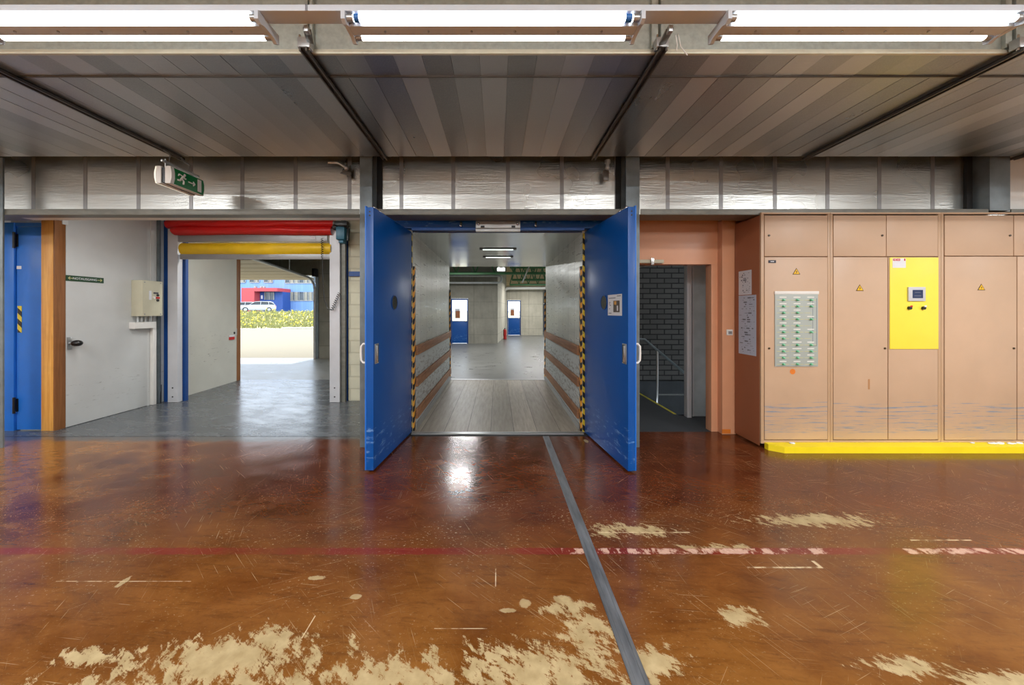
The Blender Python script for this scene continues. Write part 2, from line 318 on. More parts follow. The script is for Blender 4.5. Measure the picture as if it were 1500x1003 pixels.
# ------------------------------------------------------------------ mesh builder
ORG = {}
class MB:
    def __init__(s): s.bm = bmesh.new()
    def _face(s, vs):
        try: s.bm.faces.new(vs)
        except ValueError: pass
    def box(s, x0, x1, y0, y1, z0, z1, b=0., mat=None):
        x0, x1 = min(x0, x1), max(x0, x1); y0, y1 = min(y0, y1), max(y0, y1); z0, z1 = min(z0, z1), max(z0, z1)
        v = [s.bm.verts.new(Vector(p)) for p in ((x0, y0, z0), (x1, y0, z0), (x1, y1, z0), (x0, y1, z0), (x0, y0, z1), (x1, y0, z1), (x1, y1, z1), (x0, y1, z1))]
        fs = [s.bm.faces.new([v[i] for i in q]) for q in ((3, 2, 1, 0), (4, 5, 6, 7), (0, 1, 5, 4), (1, 2, 6, 5), (2, 3, 7, 6), (3, 0, 4, 7))]
        if mat is not None:
            for q in v: q.co = mat @ q.co
        if b > 0:
            es = list({e for f in fs for e in f.edges})
            bmesh.ops.bevel(s.bm, geom=es, offset=b, segments=2, affect='EDGES', profile=.6)
        return s
    def prism(s, pts, axis, a, b):
        def P(u, v, w): return {'x': (w, u, v), 'y': (u, w, v), 'z': (u, v, w)}[axis]
        A = [s.bm.verts.new(P(u, v, a)) for u, v in pts]; B = [s.bm.verts.new(P(u, v, b)) for u, v in pts]
        n = len(pts); s._face(A[::-1]); s._face(B)
        for i in range(n): s._face([A[i], A[(i + 1) % n], B[(i + 1) % n], B[i]])
        return s
    def cyl(s, p0, p1, r, n=16, r2=None):
        return s.tube([p0, p1], r, n, r2)
    def tube(s, pts, r, n=8, r2=None):
        pts = [Vector(p) for p in pts]; rings = []; up = None
        for i, p in enumerate(pts):
            t = ((pts[min(i + 1, len(pts) - 1)] - pts[max(i - 1, 0)])).normalized()
            if up is None:
                up = Vector((0, 0, 1)) if abs(t.z) < .9 else Vector((1, 0, 0))
            a = t.cross(up).normalized(); up = a.cross(t).normalized(); rr = r if (r2 is None or i == 0) else r2
            rings.append([s.bm.verts.new(p + (a * math.cos(2 * PI * k / n) + up * math.sin(2 * PI * k / n)) * rr) for k in range(n)])
        s._face(rings[0][::-1]); s._face(rings[-1])
        for A, B in zip(rings, rings[1:]):
            for k in range(n): s._face([A[k], A[(k + 1) % n], B[(k + 1) % n], B[k]])
        return s
    def ball(s, p, r, sc=(1, 1, 1), n=12):
        M = Matrix.Translation(p) @ Matrix.Diagonal((r * sc[0], r * sc[1], r * sc[2], 1))
        bmesh.ops.create_uvsphere(s.bm, u_segments=n, v_segments=max(6, n // 2), radius=1, matrix=M); return s
    def loft(s, rings):
        V = [[s.bm.verts.new(p) for p in r] for r in rings]; n = len(V[0])
        s._face(V[0][::-1]); s._face(V[-1])
        for A, B in zip(V, V[1:]):
            for k in range(n): s._face([A[k], A[(k + 1) % n], B[(k + 1) % n], B[k]])
        return s
    def sheet(s, grid):
        V = [[s.bm.verts.new(p) for p in r] for r in grid]
        for A, B in zip(V, V[1:]):
            for k in range(len(A) - 1): s._face([A[k], A[k + 1], B[k + 1], B[k]])
        return s
    def build(s, name, mat, parent=None, local=False, world=False):
        bm = s.bm
        bmesh.ops.recalc_face_normals(bm, faces=bm.faces[:])
        for f in bm.faces: f.smooth = True
        for e in bm.edges:
            if len(e.link_faces) == 2 and e.calc_face_angle(0) > .6: e.smooth = False
        if local: org = Vector((0, 0, 0))
        elif parent is not None: org = ORG[parent.name]
        elif world: org = Vector((0, 0, 0))
        else:
            xs = [v.co for v in bm.verts]
            lo = [min(p[i] for p in xs) for i in range(3)]; hi = [max(p[i] for p in xs) for i in range(3)]
            org = Vector(((lo[0] + hi[0]) / 2, (lo[1] + hi[1]) / 2, lo[2]))
        bmesh.ops.translate(bm, verts=bm.verts[:], vec=-org)
        me = bpy.data.meshes.new(name); bm.to_mesh(me); bm.free()
        me.materials.append(m[mat] if isinstance(mat, str) else mat)
        o = bpy.data.objects.new(name, me); COL.objects.link(o); ORG[o.name] = org
        if parent is not None: o.parent = parent
        else: o.location = org
        return o

def tag(o, label, cat, group=None, kind=None):
    o['label'] = label; o['category'] = cat
    if group: o['group'] = group
    if kind: o['kind'] = kind
    return o
def thing(name, label, cat, loc, group=None, rz=0.):
    o = bpy.data.objects.new(name, None); COL.objects.link(o); o.empty_display_size = .1
    o.location = loc; o.rotation_euler = (0, 0, rz); ORG[o.name] = Vector(loc); return tag(o, label, cat, group)
def struct(name, mb, mat, parent=None):
    o = mb.build(name, mat, parent, world=parent is None)
    if parent is None: o['kind'] = 'structure'
    else: pass
    return o
def copy_tree(o, parent=None):
    q = o.copy(); COL.objects.link(q); ORG[q.name] = ORG[o.name].copy()
    if parent is not None: q.parent = parent
    for ch in list(o.children): copy_tree(ch, q)
    return q
def words(s, size, mat, name, M, parent, depth=.0005, local=False):
    cu = bpy.data.curves.new('t', 'FONT'); cu.body = s; cu.size = size; cu.extrude = depth; cu.align_x = 'CENTER'; cu.align_y = 'CENTER'
    to = bpy.data.objects.new('t', cu); COL.objects.link(to); bpy.context.view_layer.update()
    me = bpy.data.meshes.new_from_object(to.evaluated_get(bpy.context.evaluated_depsgraph_get()))
    bpy.data.objects.remove(to); bpy.data.curves.remove(cu)
    me.transform(M)
    if not local: me.transform(Matrix.Translation(-ORG[parent.name]))
    me.name = name; me.materials.clear(); me.materials.append(m[mat])
    o = bpy.data.objects.new(name, me); COL.objects.link(o); ORG[o.name] = ORG[parent.name]; o.parent = parent; return o
def facing(loc, right, up):
    """matrix putting text in the plane spanned by right and up at loc"""
    r = Vector(right).normalized(); u = Vector(up).normalized(); f = r.cross(u)
    return Matrix(((r.x, u.x, f.x, loc[0]), (r.y, u.y, f.y, loc[1]), (r.z, u.z, f.z, loc[2]), (0, 0, 0, 1)))
def bx(*a): return MB().box(*a)

# ------------------------------------------------------------------ camera
cam = bpy.data.cameras.new('camera'); co = bpy.data.objects.new('camera', cam); COL.objects.link(co)
cam.sensor_width = 36; cam.sensor_fit = 'HORIZONTAL'; cam.lens = 36 * F / 1500; cam.shift_x = (750 - VX) / 1500; cam.shift_y = -(501.5 - VY) / 1500
cam.clip_start = .05; cam.clip_end = 500
co.location = (0, 0, CH); co.rotation_euler = (PI / 2, 0, 0); scn.camera = co

# ------------------------------------------------------------------ shell of the big hall
YF = 3.86     # front of columns and beam
CZ = 3.176    # low foil ceiling
struct('floor', MB().sheet([[(x, y, 0) for x in (-10, 0, 10)] for y in (-8, 0, 4.2)]), 'floor')
struct('floor_lobby', bx(-5.75, -1.2, 4.19, 7.66, -.06, 0), 'lobby')
struct('floor_left', bx(-10, -5.75, 4.19, 4.6, -.06, 0), 'lobby')
struct('floor_doorway', bx(1.2, 3.2, 4.2, 4.36, -.06, -.0005), 'floor')
struct('floor_threshold', bx(-1.2, 1.2, 4.2, 4.34, -.06, -.0005), 'darkgap')
struct('wall_back', bx(-10, 10, -8.2, -8, 0, 4.6), 'hallwall')
struct('wall_left', bx(-10.2, -10, -8, 4.4, 0, 4.6), 'hallwall')
struct('wall_right', bx(10, 10.2, -8, 4.4, 0, 4.6), 'hallwall')
struct('ceiling', bx(-10, 10, -8.2, 2.5, 4.6, 4.7), 'hallceil')
# low ceiling of aluminium strips, each strip very slightly tilted
mb = MB(); w = .19
for y0, y1, dz in ((2.30, 2.511, .004), (2.521, 3.82, 0.)):
    x = -20.07 + 53 * w
    while x < 10:
        t = R.uniform(-.0015, .0015)
        mb.box(x, x + w - .0015, y0, y1, CZ + dz, CZ + .03)
        for v in list(mb.bm.verts)[-8:]:
            if v.co.z < CZ + .02: v.co.z += t * (1 if v.co.x > x + w / 2 else -1)
        x += w
struct('ceiling_low', mb, 'ceilfoil')
struct('ceiling_low_deck', bx(-10, 10, 2.33, 3.815, CZ + .034, CZ + .10), 'darkgap')
struct('trim_1', MB().box(-10, 10, 2.511, 2.521, CZ - .007, CZ + .030), 'rail')
struct('roof_link', bx(-12, 12, 2.33, 7.9, 3.30, 3.42), 'roof')
o = struct('ceiling_upstand', bx(-10, 10, 2.305, 2.325, CZ + .032, 4.6), 'galv')
struct('trim_2', MB().box(-10, 10, 2.285, 2.304, CZ - .004, CZ + .018, .002).box(-10, 10, 2.294, 2.304, CZ + .018, CZ + .030), 'galvbright')
RX = (-5.70, -3.44, -1.23, 1.046, 3.345, 5.62)
for i, x in enumerate(RX):
    t = struct('trim_%d' % (i + 3), MB().box(x - .024, x - .015, 2.22, 3.84, CZ - .034, CZ - .007).box(x + .015, x + .024, 2.22, 3.84, CZ - .034, CZ - .007).box(x - .024, x + .024, 2.22, 3.84, CZ - .013, CZ - .007), 'rail')
    p = MB().box(x - .045, x - .005, 2.283, 2.304, CZ + .032, 4.55).box(x + .012, x + .030, 2.276, 2.304, CZ + .032, 4.55)
    struct('trim_%d' % (i + 12), p, 'galv')
# bolted clamps at the channel ends
for i, (x, txt) in enumerate(((-1.23, 'silver clamp holding the channel above the left blue door leaf'), (1.046, 'silver clamp holding the channel above the right blue door leaf'), (3.345, 'silver clamp holding the channel above the peach cabinets'))):
    t = thing('channel_clamp', txt, 'clamp', (x, 2.25, CZ - .03), 'clamps on the ceiling channels')
    MB().box(x - .04, x + .04, 2.225, 2.275, CZ - .006, CZ + .06, .006).build('plate', 'alu', t)
    for q in (-.03, .03): MB().cyl((x + q, 2.24, CZ - .02), (x + q, 2.24, CZ + .08), .007, 8).build('bolt', 'chrome', t)

# foil insulation wall above the beam
struct('wall_front', bx(-10, 10, 4.03, 4.10, 2.564, 3.30), 'foilwall')
mb = MB()
for px in (49, 125, 203, 280, 355, 433, 512, 588, 664, 744, 823, 903, 978, 1056, 1135, 1212, 1288, 1366):
    x = X(px, 4.03); mb.box(x - .022, x + .022, 4.0275, 4.0305, 2.60, 3.295)
tp = struct('trim_20', mb, 'tape')
for i, (a, b_, lip) in enumerate(((-10, -5.405, 0), (-5.404, -1.52, 0), (-1.37, 1.40, 0), (1.57, 5.39, 0), (5.64, 10, 0))):
    struct('beam_%d' % (i + 1), MB().box(a, b_, YF, YF + .012, 2.553, 2.617, .002).box(a, b_, YF + .012, 3.985 if i == 1 else 4.11, 2.553, 2.563), 'beam')
struct('trim_34', bx(-5.40, -1.52, 3.986, 4.09, 2.553, 2.562), 'white')
# H columns
struct('column_1', MB().box(-5.56, -5.41, YF - .018, YF - .002, 0, CZ - .002, .003).box(-5.9, -5.75, 3.99, 4.01, 0, 3.298), 'steel')
for i, (a, b_) in enumerate(((-9.6, -9.45), (-1.514, -1.379), (1.409, 1.559))):
    xm = (a + b_) / 2
    if i: struct('column_%d' % (i + 1), MB().box(a, b_, YF, YF + .014, 0, 3.298, .003).box(xm - .006, xm + .006, YF + .014, 4.0, 0, 3.298).box(a, b_, 4.0, 4.014, 0, 3.298), 'steel')
    mbk = MB()
    if i:
        mbk.box(a - .06, b_ + .06, 4.018, 4.0265, 2.62, 3.298)
    if i: struct('trim_%d' % (30 + i), mbk, 'darkgap')
struct('column_4', MB().box(5.404, 5.63, YF, 4.01, 2.60, 3.298, .004), 'steel')
struct('trim_33', bx(5.34, 5.403, 4.0, 4.026, 2.62, 3.298), 'darkgap')
struct('wall_front_right_panel', bx(5.66, 10, 3.97, 4.026, 2.62, 3.298), 'white')

# ------------------------------------------------------------------ lighting trunking and luminaires
LY = 1.84
t = thing('lighting_trunking', 'long white trunking carrying the tube luminaires below the ceiling', 'trunking', (0, LY, 3.036))
MB().box(-9.4, 9.4, 1.80, 1.885, 3.036, 3.068, .003).build('body', 'tray', t)
mb = MB()
for px in (448, 450): mb.box(X(px, 1.8) - .002, X(px, 1.8) + .001, 1.797, 1.80, 3.036, 3.068)
mb.build('joint', 'inkgrey', t)
for x, dx, txt in ((-1.03, -.20, 'dark steel strut bracing the trunking between the left and middle luminaires'), (.93, .14, 'dark steel strut bracing the trunking between the middle and right luminaires')):
    s = thing('support_strut', txt, 'bracket', (x, 1.9, 3.02), 'struts bracing the light trunking')
    MB().box(-.02, .02, 0, .36, -.006, .006, .002, mat=Matrix.Translation((x, 1.90, 3.020)) @ Euler((math.atan2(.20, .42), 0, math.atan2(-dx, .42))).to_matrix().to_4x4()).build('bar', 'rail', s)
    MB().box(x - .012, x + .012, 1.885, 1.915, 3.0, 3.034, .003).build('foot', 'alu', s)
# the first luminaire, then copies
def luminaire(x0, x1):
    t = thing('tube_luminaire', 'l', 'ceiling light', ((x0 + x1) / 2, LY, 2.985), 'twin tube luminaires under the trunking')
    MB().box(x0 + .02, x1 - .02, 1.842, 1.905, 2.990, 3.035, .003).build('tray', 'tray', t)
    for xa, xb in ((x0, x0 + .02), (x1 - .02, x1)):
        MB().prism([(1.79, 3.034), (1.965, 3.034), (1.965, 2.985), (1.945, 2.975), (1.92, 2.988), (1.84, 2.988), (1.815, 2.978), (1.79, 2.988)], 'x', xa, xb).build('end_plate', 'tray', t)
    for y, z in ((1.818, 3.012), (1.936, 3.006)):
        tb = MB().cyl((x0 + .055, y, z), (x1 - .055, y, z), .0165, 14).build('tube', 'tube', t)
        for xa, xb in ((x0 + .02, x0 + .055), (x1 - .055, x1 - .02)):
            MB().cyl((xa, y, z), (xb, y, z), .0175, 14).build('end_cap', 'alu', tb)
    for k in range(6):
        xx = x0 + .2 + k * (x1 - x0 - .4) / 5
        MB().cyl((xx, 1.875, 2.991), (xx, 1.875, 2.984), .006, 8).build('screw', 'alu', t)
    return t
L0 = luminaire(-.80, .754)
L0['label'] = 'middle lit twin tube luminaire, with blue tube caps, above the tunnel doorway'
for ch in L0.children:
    if ch.name.startswith('tube'):
        for g in ch.children:
            pass
MB().cyl((.754 - .095, 1.818, 3.012), (.754 - .062, 1.818, 3.012), .0185, 14).build('tube_sleeve', 'tubeblue', L0)
MB().cyl((-.80 + .06, 1.818, 3.012), (-.80 + .085, 1.818, 3.012), .0185, 14).build('tube_sleeve', 'tubeblue', L0)
LP = 1.975
q = None
for k, txt in ((-1, 'lit twin tube luminaire at the left end, towards the green exit sign'), (1, 'lit twin tube luminaire above the peach cabinets with the yellow door panel')):
    q = copy_tree(L0); q.location.x += k * LP; q['label'] = txt
    for ch in list(q.children):
        if ch.name.startswith('tube_sleeve'): bpy.data.objects.remove(ch)
# further luminaires of the same hall, out of the picture, hung under the high ceiling and lighting it
def lamp(x, y, z, e, sx=1.5, sy=.16, col=(.98, .99, 1.)):
    l = bpy.data.lights.new('hall_or_fill_lamp', 'AREA'); l.shape = 'RECTANGLE'; l.size = sx; l.size_y = sy; l.energy = e; l.color = col
    o = bpy.data.objects.new('hall_or_fill_lamp', l); COL.objects.link(o); o.location = (x, y, z); return o
HALL = 170
for y in (-1.2, -4.2):
    for k in (-3, -1, 1, 3):
        lamp(k * 2.2, y, 3.86, HALL)
for k in (-2.4, 2.4, -4.1, 4.1): lamp(k * LP if abs(k) < 3 else k * 1.95, LY, 2.975, HALL * .35)

# ------------------------------------------------------------------ exit sign hanging under the ceiling
t = thing('exit_sign', 'green hanging exit sign with running man and arrow, below the foil ceiling', 'exit sign', (-3.18, 3.53, 2.71))
y0, y1, z0, z1 = 3.345, 3.72, 2.715, 2.878
def signhalf(xa, xb, s):   # slightly bowed outer face
    xm = xb + s * .012
    return [(xa, z0), (xb, z0), (xm, (z0 * 2 + z1) / 3), (xm, (z0 + z1 * 2) / 3), (xb, z1), (xa, z1)]
def yprism(pts, a, b): return MB().prism(pts, 'y', a, b)
yprism(signhalf(-3.165, -3.115, 1), y0, y1).build('housing', 'white', t)
yprism(signhalf(-3.205, -3.243, -1), y0, y1).build('housing', 'white', t)
yprism([(-3.2555, z0), (-3.256, z0), (-3.269, (z0 * 2 + z1) / 3), (-3.269, (z0 + z1 * 2) / 3), (-3.256, z1), (-3.2555, z1)], y0, y1).build('lit_face', 'dimlamp', t)
MB().box(-3.205, -3.165, y0 + .01, y1 - .01, z0 + .01, z1 - .01).build('core', 'black', t)
zz = [(z0 + .004), (z0 * 2 + z1) / 3, (z0 + z1 * 2) / 3, (z1 - .004)]
xx = [-3.1135, -3.1025, -3.1025, -3.1135]
face = MB().sheet([[(xx[i], y, zz[i]) for y in (y0 + .035, y1 - .004)] for i in range(4)]).build('green_face', 'greendark', t)
xf = -3.1005; yb, zb = 3.45, 2.797
def stroke(mb, pts, w):
    for (a, b2), (c2, d) in zip(pts, pts[1:]):
        mb.tube([(xf, yb + a, zb + b2), (xf, yb + c2, zb + d)], w, 6)
    return mb
mb = MB()
mb.ball((xf, yb + .034, zb + .045), .013, (.3, 1, 1))
stroke(mb, [(.022, .028), (.0, .0)], .011); stroke(mb, [(.004, .026), (-.026, .034), (-.036, .014)], .006); stroke(mb, [(.022, .026), (.036, .006), (.048, .012)], .006)
stroke(mb, [(.0, .0), (.022, -.022), (.020, -.052)], .008); stroke(mb, [(-.002, .0), (-.018, -.026), (-.044, -.028)], .008)
mb.build('running_man', 'white', face)
mb = MB(); stroke(mb, [(.075, -.006), (.145, -.006)], .006); stroke(mb, [(.130, .014), (.150, -.006), (.130, -.026)], .006); mb.build('arrow', 'white', face)
MB().box(-3.103, -3.1005, y1 - .085, y1 - .04, zz[1] - .035, zz[2] + .035).build('blank_panel', 'white', face)
mb = MB().box(-3.19, -3.17, y0 - .02, y1 + .02, 2.915, 2.935, .002)
for y in (y0 + .02, y1 - .05): mb.cyl((-3.18, y, 2.85), (-3.18, y, 2.95), .006, 8)
mb.build('hanger_bar', 'alu', t)
MB().tube([(-3.18, 3.62, 2.93), (-3.22, 3.68, 3.02), (-3.33, 3.74, 3.08), (-3.40, 3.78, 3.145)], .008, 8).tube([(-3.18, 3.40, 2.93), (-3.26, 3.5, 3.05), (-3.42, 3.6, 3.145)], .005, 8).build('cable', 'alu', t)

# detector and small box by the right column, cable ends near the left column, loose cable ties
t = thing('sensor', 'small silver sensor with hanging box next to the right column, under the foil ceiling', 'sensor', (X(890, 3.9), 3.9, 2.95))
x = X(890, 3.9)
MB().cyl((x, 3.9, 3.17), (x, 3.9, 3.135), .03, 14).cyl((x, 3.9, 3.135), (x, 3.9, 3.10), .02, 14).ball((x, 3.9, 3.085), .026).build('head', 'alu', t)
MB().box(x - .035, x + .025, 3.93, 3.96, 2.96, 3.07, .004).build('box', 'rail', t)
x = X(497, 3.9)
t = thing('wall_fitting', 'small silver pipe fitting under the ceiling beside the left column', 'fitting', (x, 3.92, 3.10))
MB().tube([(x - .13, 3.92, 3.15), (x - .02, 3.92, 3.15), (x + .06, 3.92, 3.10)], .014, 8).ball((x + .07, 3.92, 3.09), .026).build('pipe', 'alu', t)
MB().prism([(x - .02, 3.05), (x + .10, 3.14), (x + .10, 3.02)], 'y', 3.96, 3.98).build('bracket', 'rail', t)
mb = MB().tube([(X(990, 2.2), 2.2, Z(52, 2.2)), (X(992, 2.2), 2.2, Z(66, 2.2)), (X(991, 2.2), 2.2, Z(74, 2.2))], .003, 6).tube([(X(994, 2.2), 2.2, Z(52, 2.2)), (X(997, 2.2), 2.2, Z(68, 2.2)), (X(1007, 2.2), 2.2, Z(81, 2.2))], .003, 6).tube([(X(990, 2.2), 2.2, Z(52, 2.2)), (X(992, 2.25), 2.25, Z(50, 2.25)), (X(994, 2.2), 2.2, Z(52, 2.2))], .003, 6)
tag(mb.build('cable_tie', 'white'), 'loose white cable tie hanging from the ceiling edge beside the strut', 'cable tie')

# ------------------------------------------------------------------ left bay: blue door, posts, white panel
YB = 4.40
struct('wall_front_left', bx(-10, X(6, YB), YB, YB + .12, 0, CZ), 'hallwall')
struct('wall_front_left_head', bx(X(6, YB), -5.52, YB + .06, YB + .12, 2.60, CZ), 'hallwall')
d1 = struct('door_1', bx(X(24.5, YB), X(61.5, YB), YB, YB + .05, .012, 2.55, .004), 'blueleft'); d1['category'] = 'door'; d1['label'] = 'tall bright blue steel door at the far left beside the orange timber post'
struct('door_frame', MB().box(X(8, YB), X(22.5, YB), YB - .015, YB + .05, 0, 2.6, .003).box(X(22.5, YB), X(61.5, YB), YB - .0, YB + .05, 2.556, 2.6), 'blueleft', d1)
for z in (2.28, .22):
    struct('hinge', MB().cyl((X(24, YB), YB - .022, z), (X(24, YB), YB - .022, z + .2), .013, 10).box(X(24.5, YB), X(27, YB), YB - .008, YB, z + .02, z + .18), 'black', d1)
struct('label_plate', bx(X(24.8, YB), X(31.5, YB), YB - .003, YB, Z(394, YB), Z(389.5, YB)), 'paper', d1)
struct('hazard_sticker', bx(X(26, YB), X(32, YB), YB - .003, YB, Z(487, YB), Z(448, YB)), 'haz_y', d1)
t = thing('timber_post', 'varnished orange timber post between the blue door and the white panel', 'post', (-5.59, 4.44, 0))
MB().box(X(62, YB), -5.548, YB - .012, 4.50, 0, 2.64, .004).build('front_board', 'orangewood', t)
MB().box(-5.547, -5.530, YB - .012, 4.50, 0, 2.64, .003).build('shaded_side', 'brownwood', t)  # darker brown board: shade on the post's side put into its colour
# white panel door along the left side of the lobby
XW = -5.53
d2 = struct('door_2', bx(XW - .05, XW, 4.503, 5.55, .006, 3.08, .002), 'wallwhite'); d2['category'] = 'door'; d2['label'] = 'large off white panel door behind the orange post, with the green emergency exit strip'
struct('door_handle', MB().box(XW, XW + .012, 4.51, 4.56, 1.00, 1.16, .004).cyl((XW + .01, 4.535, 1.08), (XW + .05, 4.535, 1.08), .014, 12), 'alu', d2)
struct('knob', MB().ball((XW + .085, 4.55, 1.08), .052, (1.1, 1, .8), 16), 'black', d2)
struct('wall_lobby_left', MB().box(XW - .05, XW - .004, 5.553, 5.86, 0, 3.1).box(XW - .004, XW + .01, 5.60, 5.66, 1.95, 3.08), 'wallwhite')
struct('wall_lobby_left_post', bx(XW + .0, -5.495, 5.70, 5.74, 0, 3.1, .003), 'steel')
struct('ceiling_lobby', bx(-5.7, -1.2, 4.12, 5.95, 3.1, 3.16), 'white')
t = thing('emergency_exit_sign', 'dark green strip reading NOTAUSGANG with two arrows on the white panel door', 'sign', (XW, 4.7, 1.9))
ya, yb2 = 5.53 * F / (VX - 96.2), 5.53 * F / (VX - 151.5)
zc1 = Z(406.8, ya) ; hh = .037
MB().box(XW, XW + .004, ya, yb2, zc1 - hh, zc1 + hh).build('plate', plain('sign_green', c(30, 66, 40), .5), t)
words('NOTAUSGANG', .040, 'paper', 'lettering', facing((XW + .0045, (ya + yb2) / 2 - .005, zc1), (0, 1, 0), (0, 0, 1)), t)
for yc, s in ((ya + .05, -1), (yb2 - .05, 1)):
    mb = MB().box(XW + .004, XW + .0055, yc - .026, yc + .026, zc1 - .004, zc1 + .004)
    for sg in (-1, 1): mb.tube([(XW + .005, yc + s * .026, zc1), (XW + .005, yc + s * .008, zc1 + sg * .018)], .0035, 5)
    mb.build('arrow', 'paleline', t)
# control box with cable duct
t = thing('control_box', 'beige wall control box with red and black buttons beside the roller door', 'control box', (-5.44, 5.46, 1.42))
XB = -5.355; ya, yb2 = 5.355 * F / (VX - 209), 5.355 * F / (VX - 238)
za, zb2 = Z(463, 5.3), Z(410, 5.3)
MB().box(XW + .002, XB - .02, ya, yb2, za, zb2, .004).build('housing', 'beige', t)
ld = MB().box(XB - .02, XB, ya, yb2, za, zb2, .006).build('lid', 'beige', t)
hb = ya + (yb2 - ya) * .40
MB().box(XB, XB + .002, hb - .03, hb + .01, za + .25, za + .39).build('label_plate', 'paper', ld)
MB().box(XB, XB + .002, hb + .04, hb + .12, za + .345, za + .37).build('name_plate', 'ink', ld)
MB().cyl((XB, hb + .045, za + .285), (XB + .015, hb + .045, za + .285), .02, 14).build('white_button', 'white', ld)
MB().box(XB, XB + .012, hb + .075, hb + .135, za + .27, za + .30, .003).build('red_switch', 'redplain', ld)
for z in (.245, .325): MB().cyl((XB, hb + .105, za + z), (XB + .014, hb + .105, za + z), .018, 14).build('black_button', 'black', ld)
for y in (ya + .03, yb2 - .03):
    for z in (za + .03, zb2 - .03): MB().cyl((XB, y, z), (XB + .003, y, z), .008, 8).build('screw', 'inkgrey', ld)
for k in range(5): MB().cyl((XW + .06, ya + .04 + k * .06, za - .09), (XW + .06, ya + .04 + k * .06, za), .013, 8).build('cable_gland', 'pipe', t)
t = thing('cable_duct', 'white cable duct running under the beige control box and down to the floor', 'cable duct', (-5.47, 5.5, 0))
MB().box(XW + .0, XW + .09, ya - .03, yb2 - .03, za - .19, za - .092, .003).build('horizontal_duct', 'white', t)
MB().box(XW + .0, XW + .05, yb2 - .028, yb2 + .03, .003, za - .095, .003).build('vertical_duct', 'white', t)
tag(MB().box(-.006, .006, -.004, .004, 0, .30, .002, mat=Matrix.Translation((-5.46, 5.70, .001)) @ Euler((0, -.18, 0)).to_matrix().to_4x4() @ Euler((-.2, 0, 0)).to_matrix().to_4x4()).build('iron_bar', 'black'), 'short black iron bar leaning in the corner by the roller door guide', 'bar')

# ------------------------------------------------------------------ roller door
YR = 5.80
struct('wall_lobby_back', MB().box(-5.7, -1.2, 5.86, 5.95, 3.00, 3.1).box(-2.50, -1.2, 5.86, 5.95, 0, 3.00), 'cream')
t = thing('fast_roller_door', 'raised roller door with red and yellow curtain between pale guides', 'roller door', (-4., YR, 0))
def wavy(x0, x1, yc, z0, z1, bulge, n=40, seed=0):
    rr = random.Random(seed); ph = [rr.uniform(0, 6) for _ in range(4)]
    g = []; K = 9
    for j in range(K + 1):
        a = j / K; row = []
        for i in range(n + 1):
            u = i / n; x = x0 + (x1 - x0) * u
            wv = .012 * math.sin(u * 9 + ph[0] + a * 2) + .007 * math.sin(u * 23 + ph[1] - a * 3)
            row.append((x, yc - bulge * math.sin(PI * a) ** .7 + wv * math.sin(PI * a), z0 + (z1 - z0) * a + .006 * math.sin(u * 7 + ph[2]) * (1 - a)))
        g.append(row)
    back = [[(p[0], yc + .03 + .02 * k, p[2]) for p in g[-1 if k else -1]] for k in (1,)]
    bot = [[(p[0], yc + .05, p[2]) for p in g[0]]]
    return MB().sheet(bot + g + back)
rd = wavy(X(240, 5.7), X(488, 5.7), 5.76, Z(334, 5.72), Z(321.5, 5.72), .07, seed=3).build('red_roll', 'red', t)
wavy(X(253, 5.7), X(485, 5.7), 5.73, Z(343, 5.70), Z(331, 5.70), .07, seed=5).build('red_fold', 'red', t)
MB().box(X(264, YR), X(481, YR), YR - .04, YR, Z(355, YR), Z(344, YR), .006).build('curtain_bar', 'greyplastic', t)
MB().box(X(455, 5.75), X(462, 5.75), YR - .046, YR - .04, Z(350, 5.75), Z(346, 5.75)).build('label_plate', 'paper', t)
wavy(X(262.5, 5.75), X(485, 5.75), YR - .02, Z(372.5, 5.75), Z(355.5, 5.75), .05, seed=8).build('yellow_hem', 'tarp', t)
MB().box(X(266, YR), X(484, YR), YR - .03, YR, Z(380, YR), Z(372.5, YR), .004).build('bottom_bar', 'greyplastic', t)
for a, b_ in ((250, 264), (485, 499.5)):
    g = MB().prism([(X(a, YR), YR - .05), (X(b_, YR), YR - .05), (X(b_, YR), YR + .04), (X(a, YR), YR + .04)], 'z', .004, Z(336, YR)).build('guide', 'guide', t)
    for y in (567, 580): MB().cyl((X((a + b_) / 2, YR), YR - .051, Z(y, YR)), (X((a + b_) / 2, YR), YR - .054, Z(y, YR)), .012, 10).build('bolt', 'black', g)
for i, (a, b_) in enumerate(((240, 246.5), (265.5, 272), (506, 510.5))):
    yy = YR + (.0 if i == 0 else .06)
    struct('trim_%d' % (40 + i), bx(X(a, yy), X(b_, yy), yy, yy + .05, .0, 2.99), 'bluetrim')
struct('trim_44', bx(X(500, YR), X(506, YR), YR - .01, YR + .05, .0, 2.99), 'beam')
struct('trim_45', bx(X(511, 5.84), -1.45, 5.835, 5.857, Z(404.5, 5.84), Z(397.5, 5.84)), 'bluetrim')
t = thing('door_motor', 'teal electric motor with black fittings at the right end of the roller door', 'motor', (X(501, 5.7), 5.70, 2.6))
mb = MB().box(X(494.5, 5.65), X(507, 5.65), 5.58, 5.745, Z(352, 5.65), Z(333, 5.65), .02); mb.build('motor_body', 'teal', t)
MB().box(X(497, 5.65), X(504, 5.65), 5.62, 5.74, Z(356, 5.65), Z(352, 5.65), .008).build('cap', 'teal', t)
MB().box(X(489.5, 5.7), X(509, 5.7), 5.68, 5.79, Z(331, 5.7), Z(323.5, 5.7), .02).ball((X(491, 5.7), 5.70, Z(333, 5.7)), .05).tube([(X(503, 5.62), 5.68, Z(331, 5.62)), (X(509, 5.62), 5.66, Z(334, 5.62)), (X(508, 5.62), 5.66, Z(352, 5.62))], .022, 8).build('gear', 'black', t)
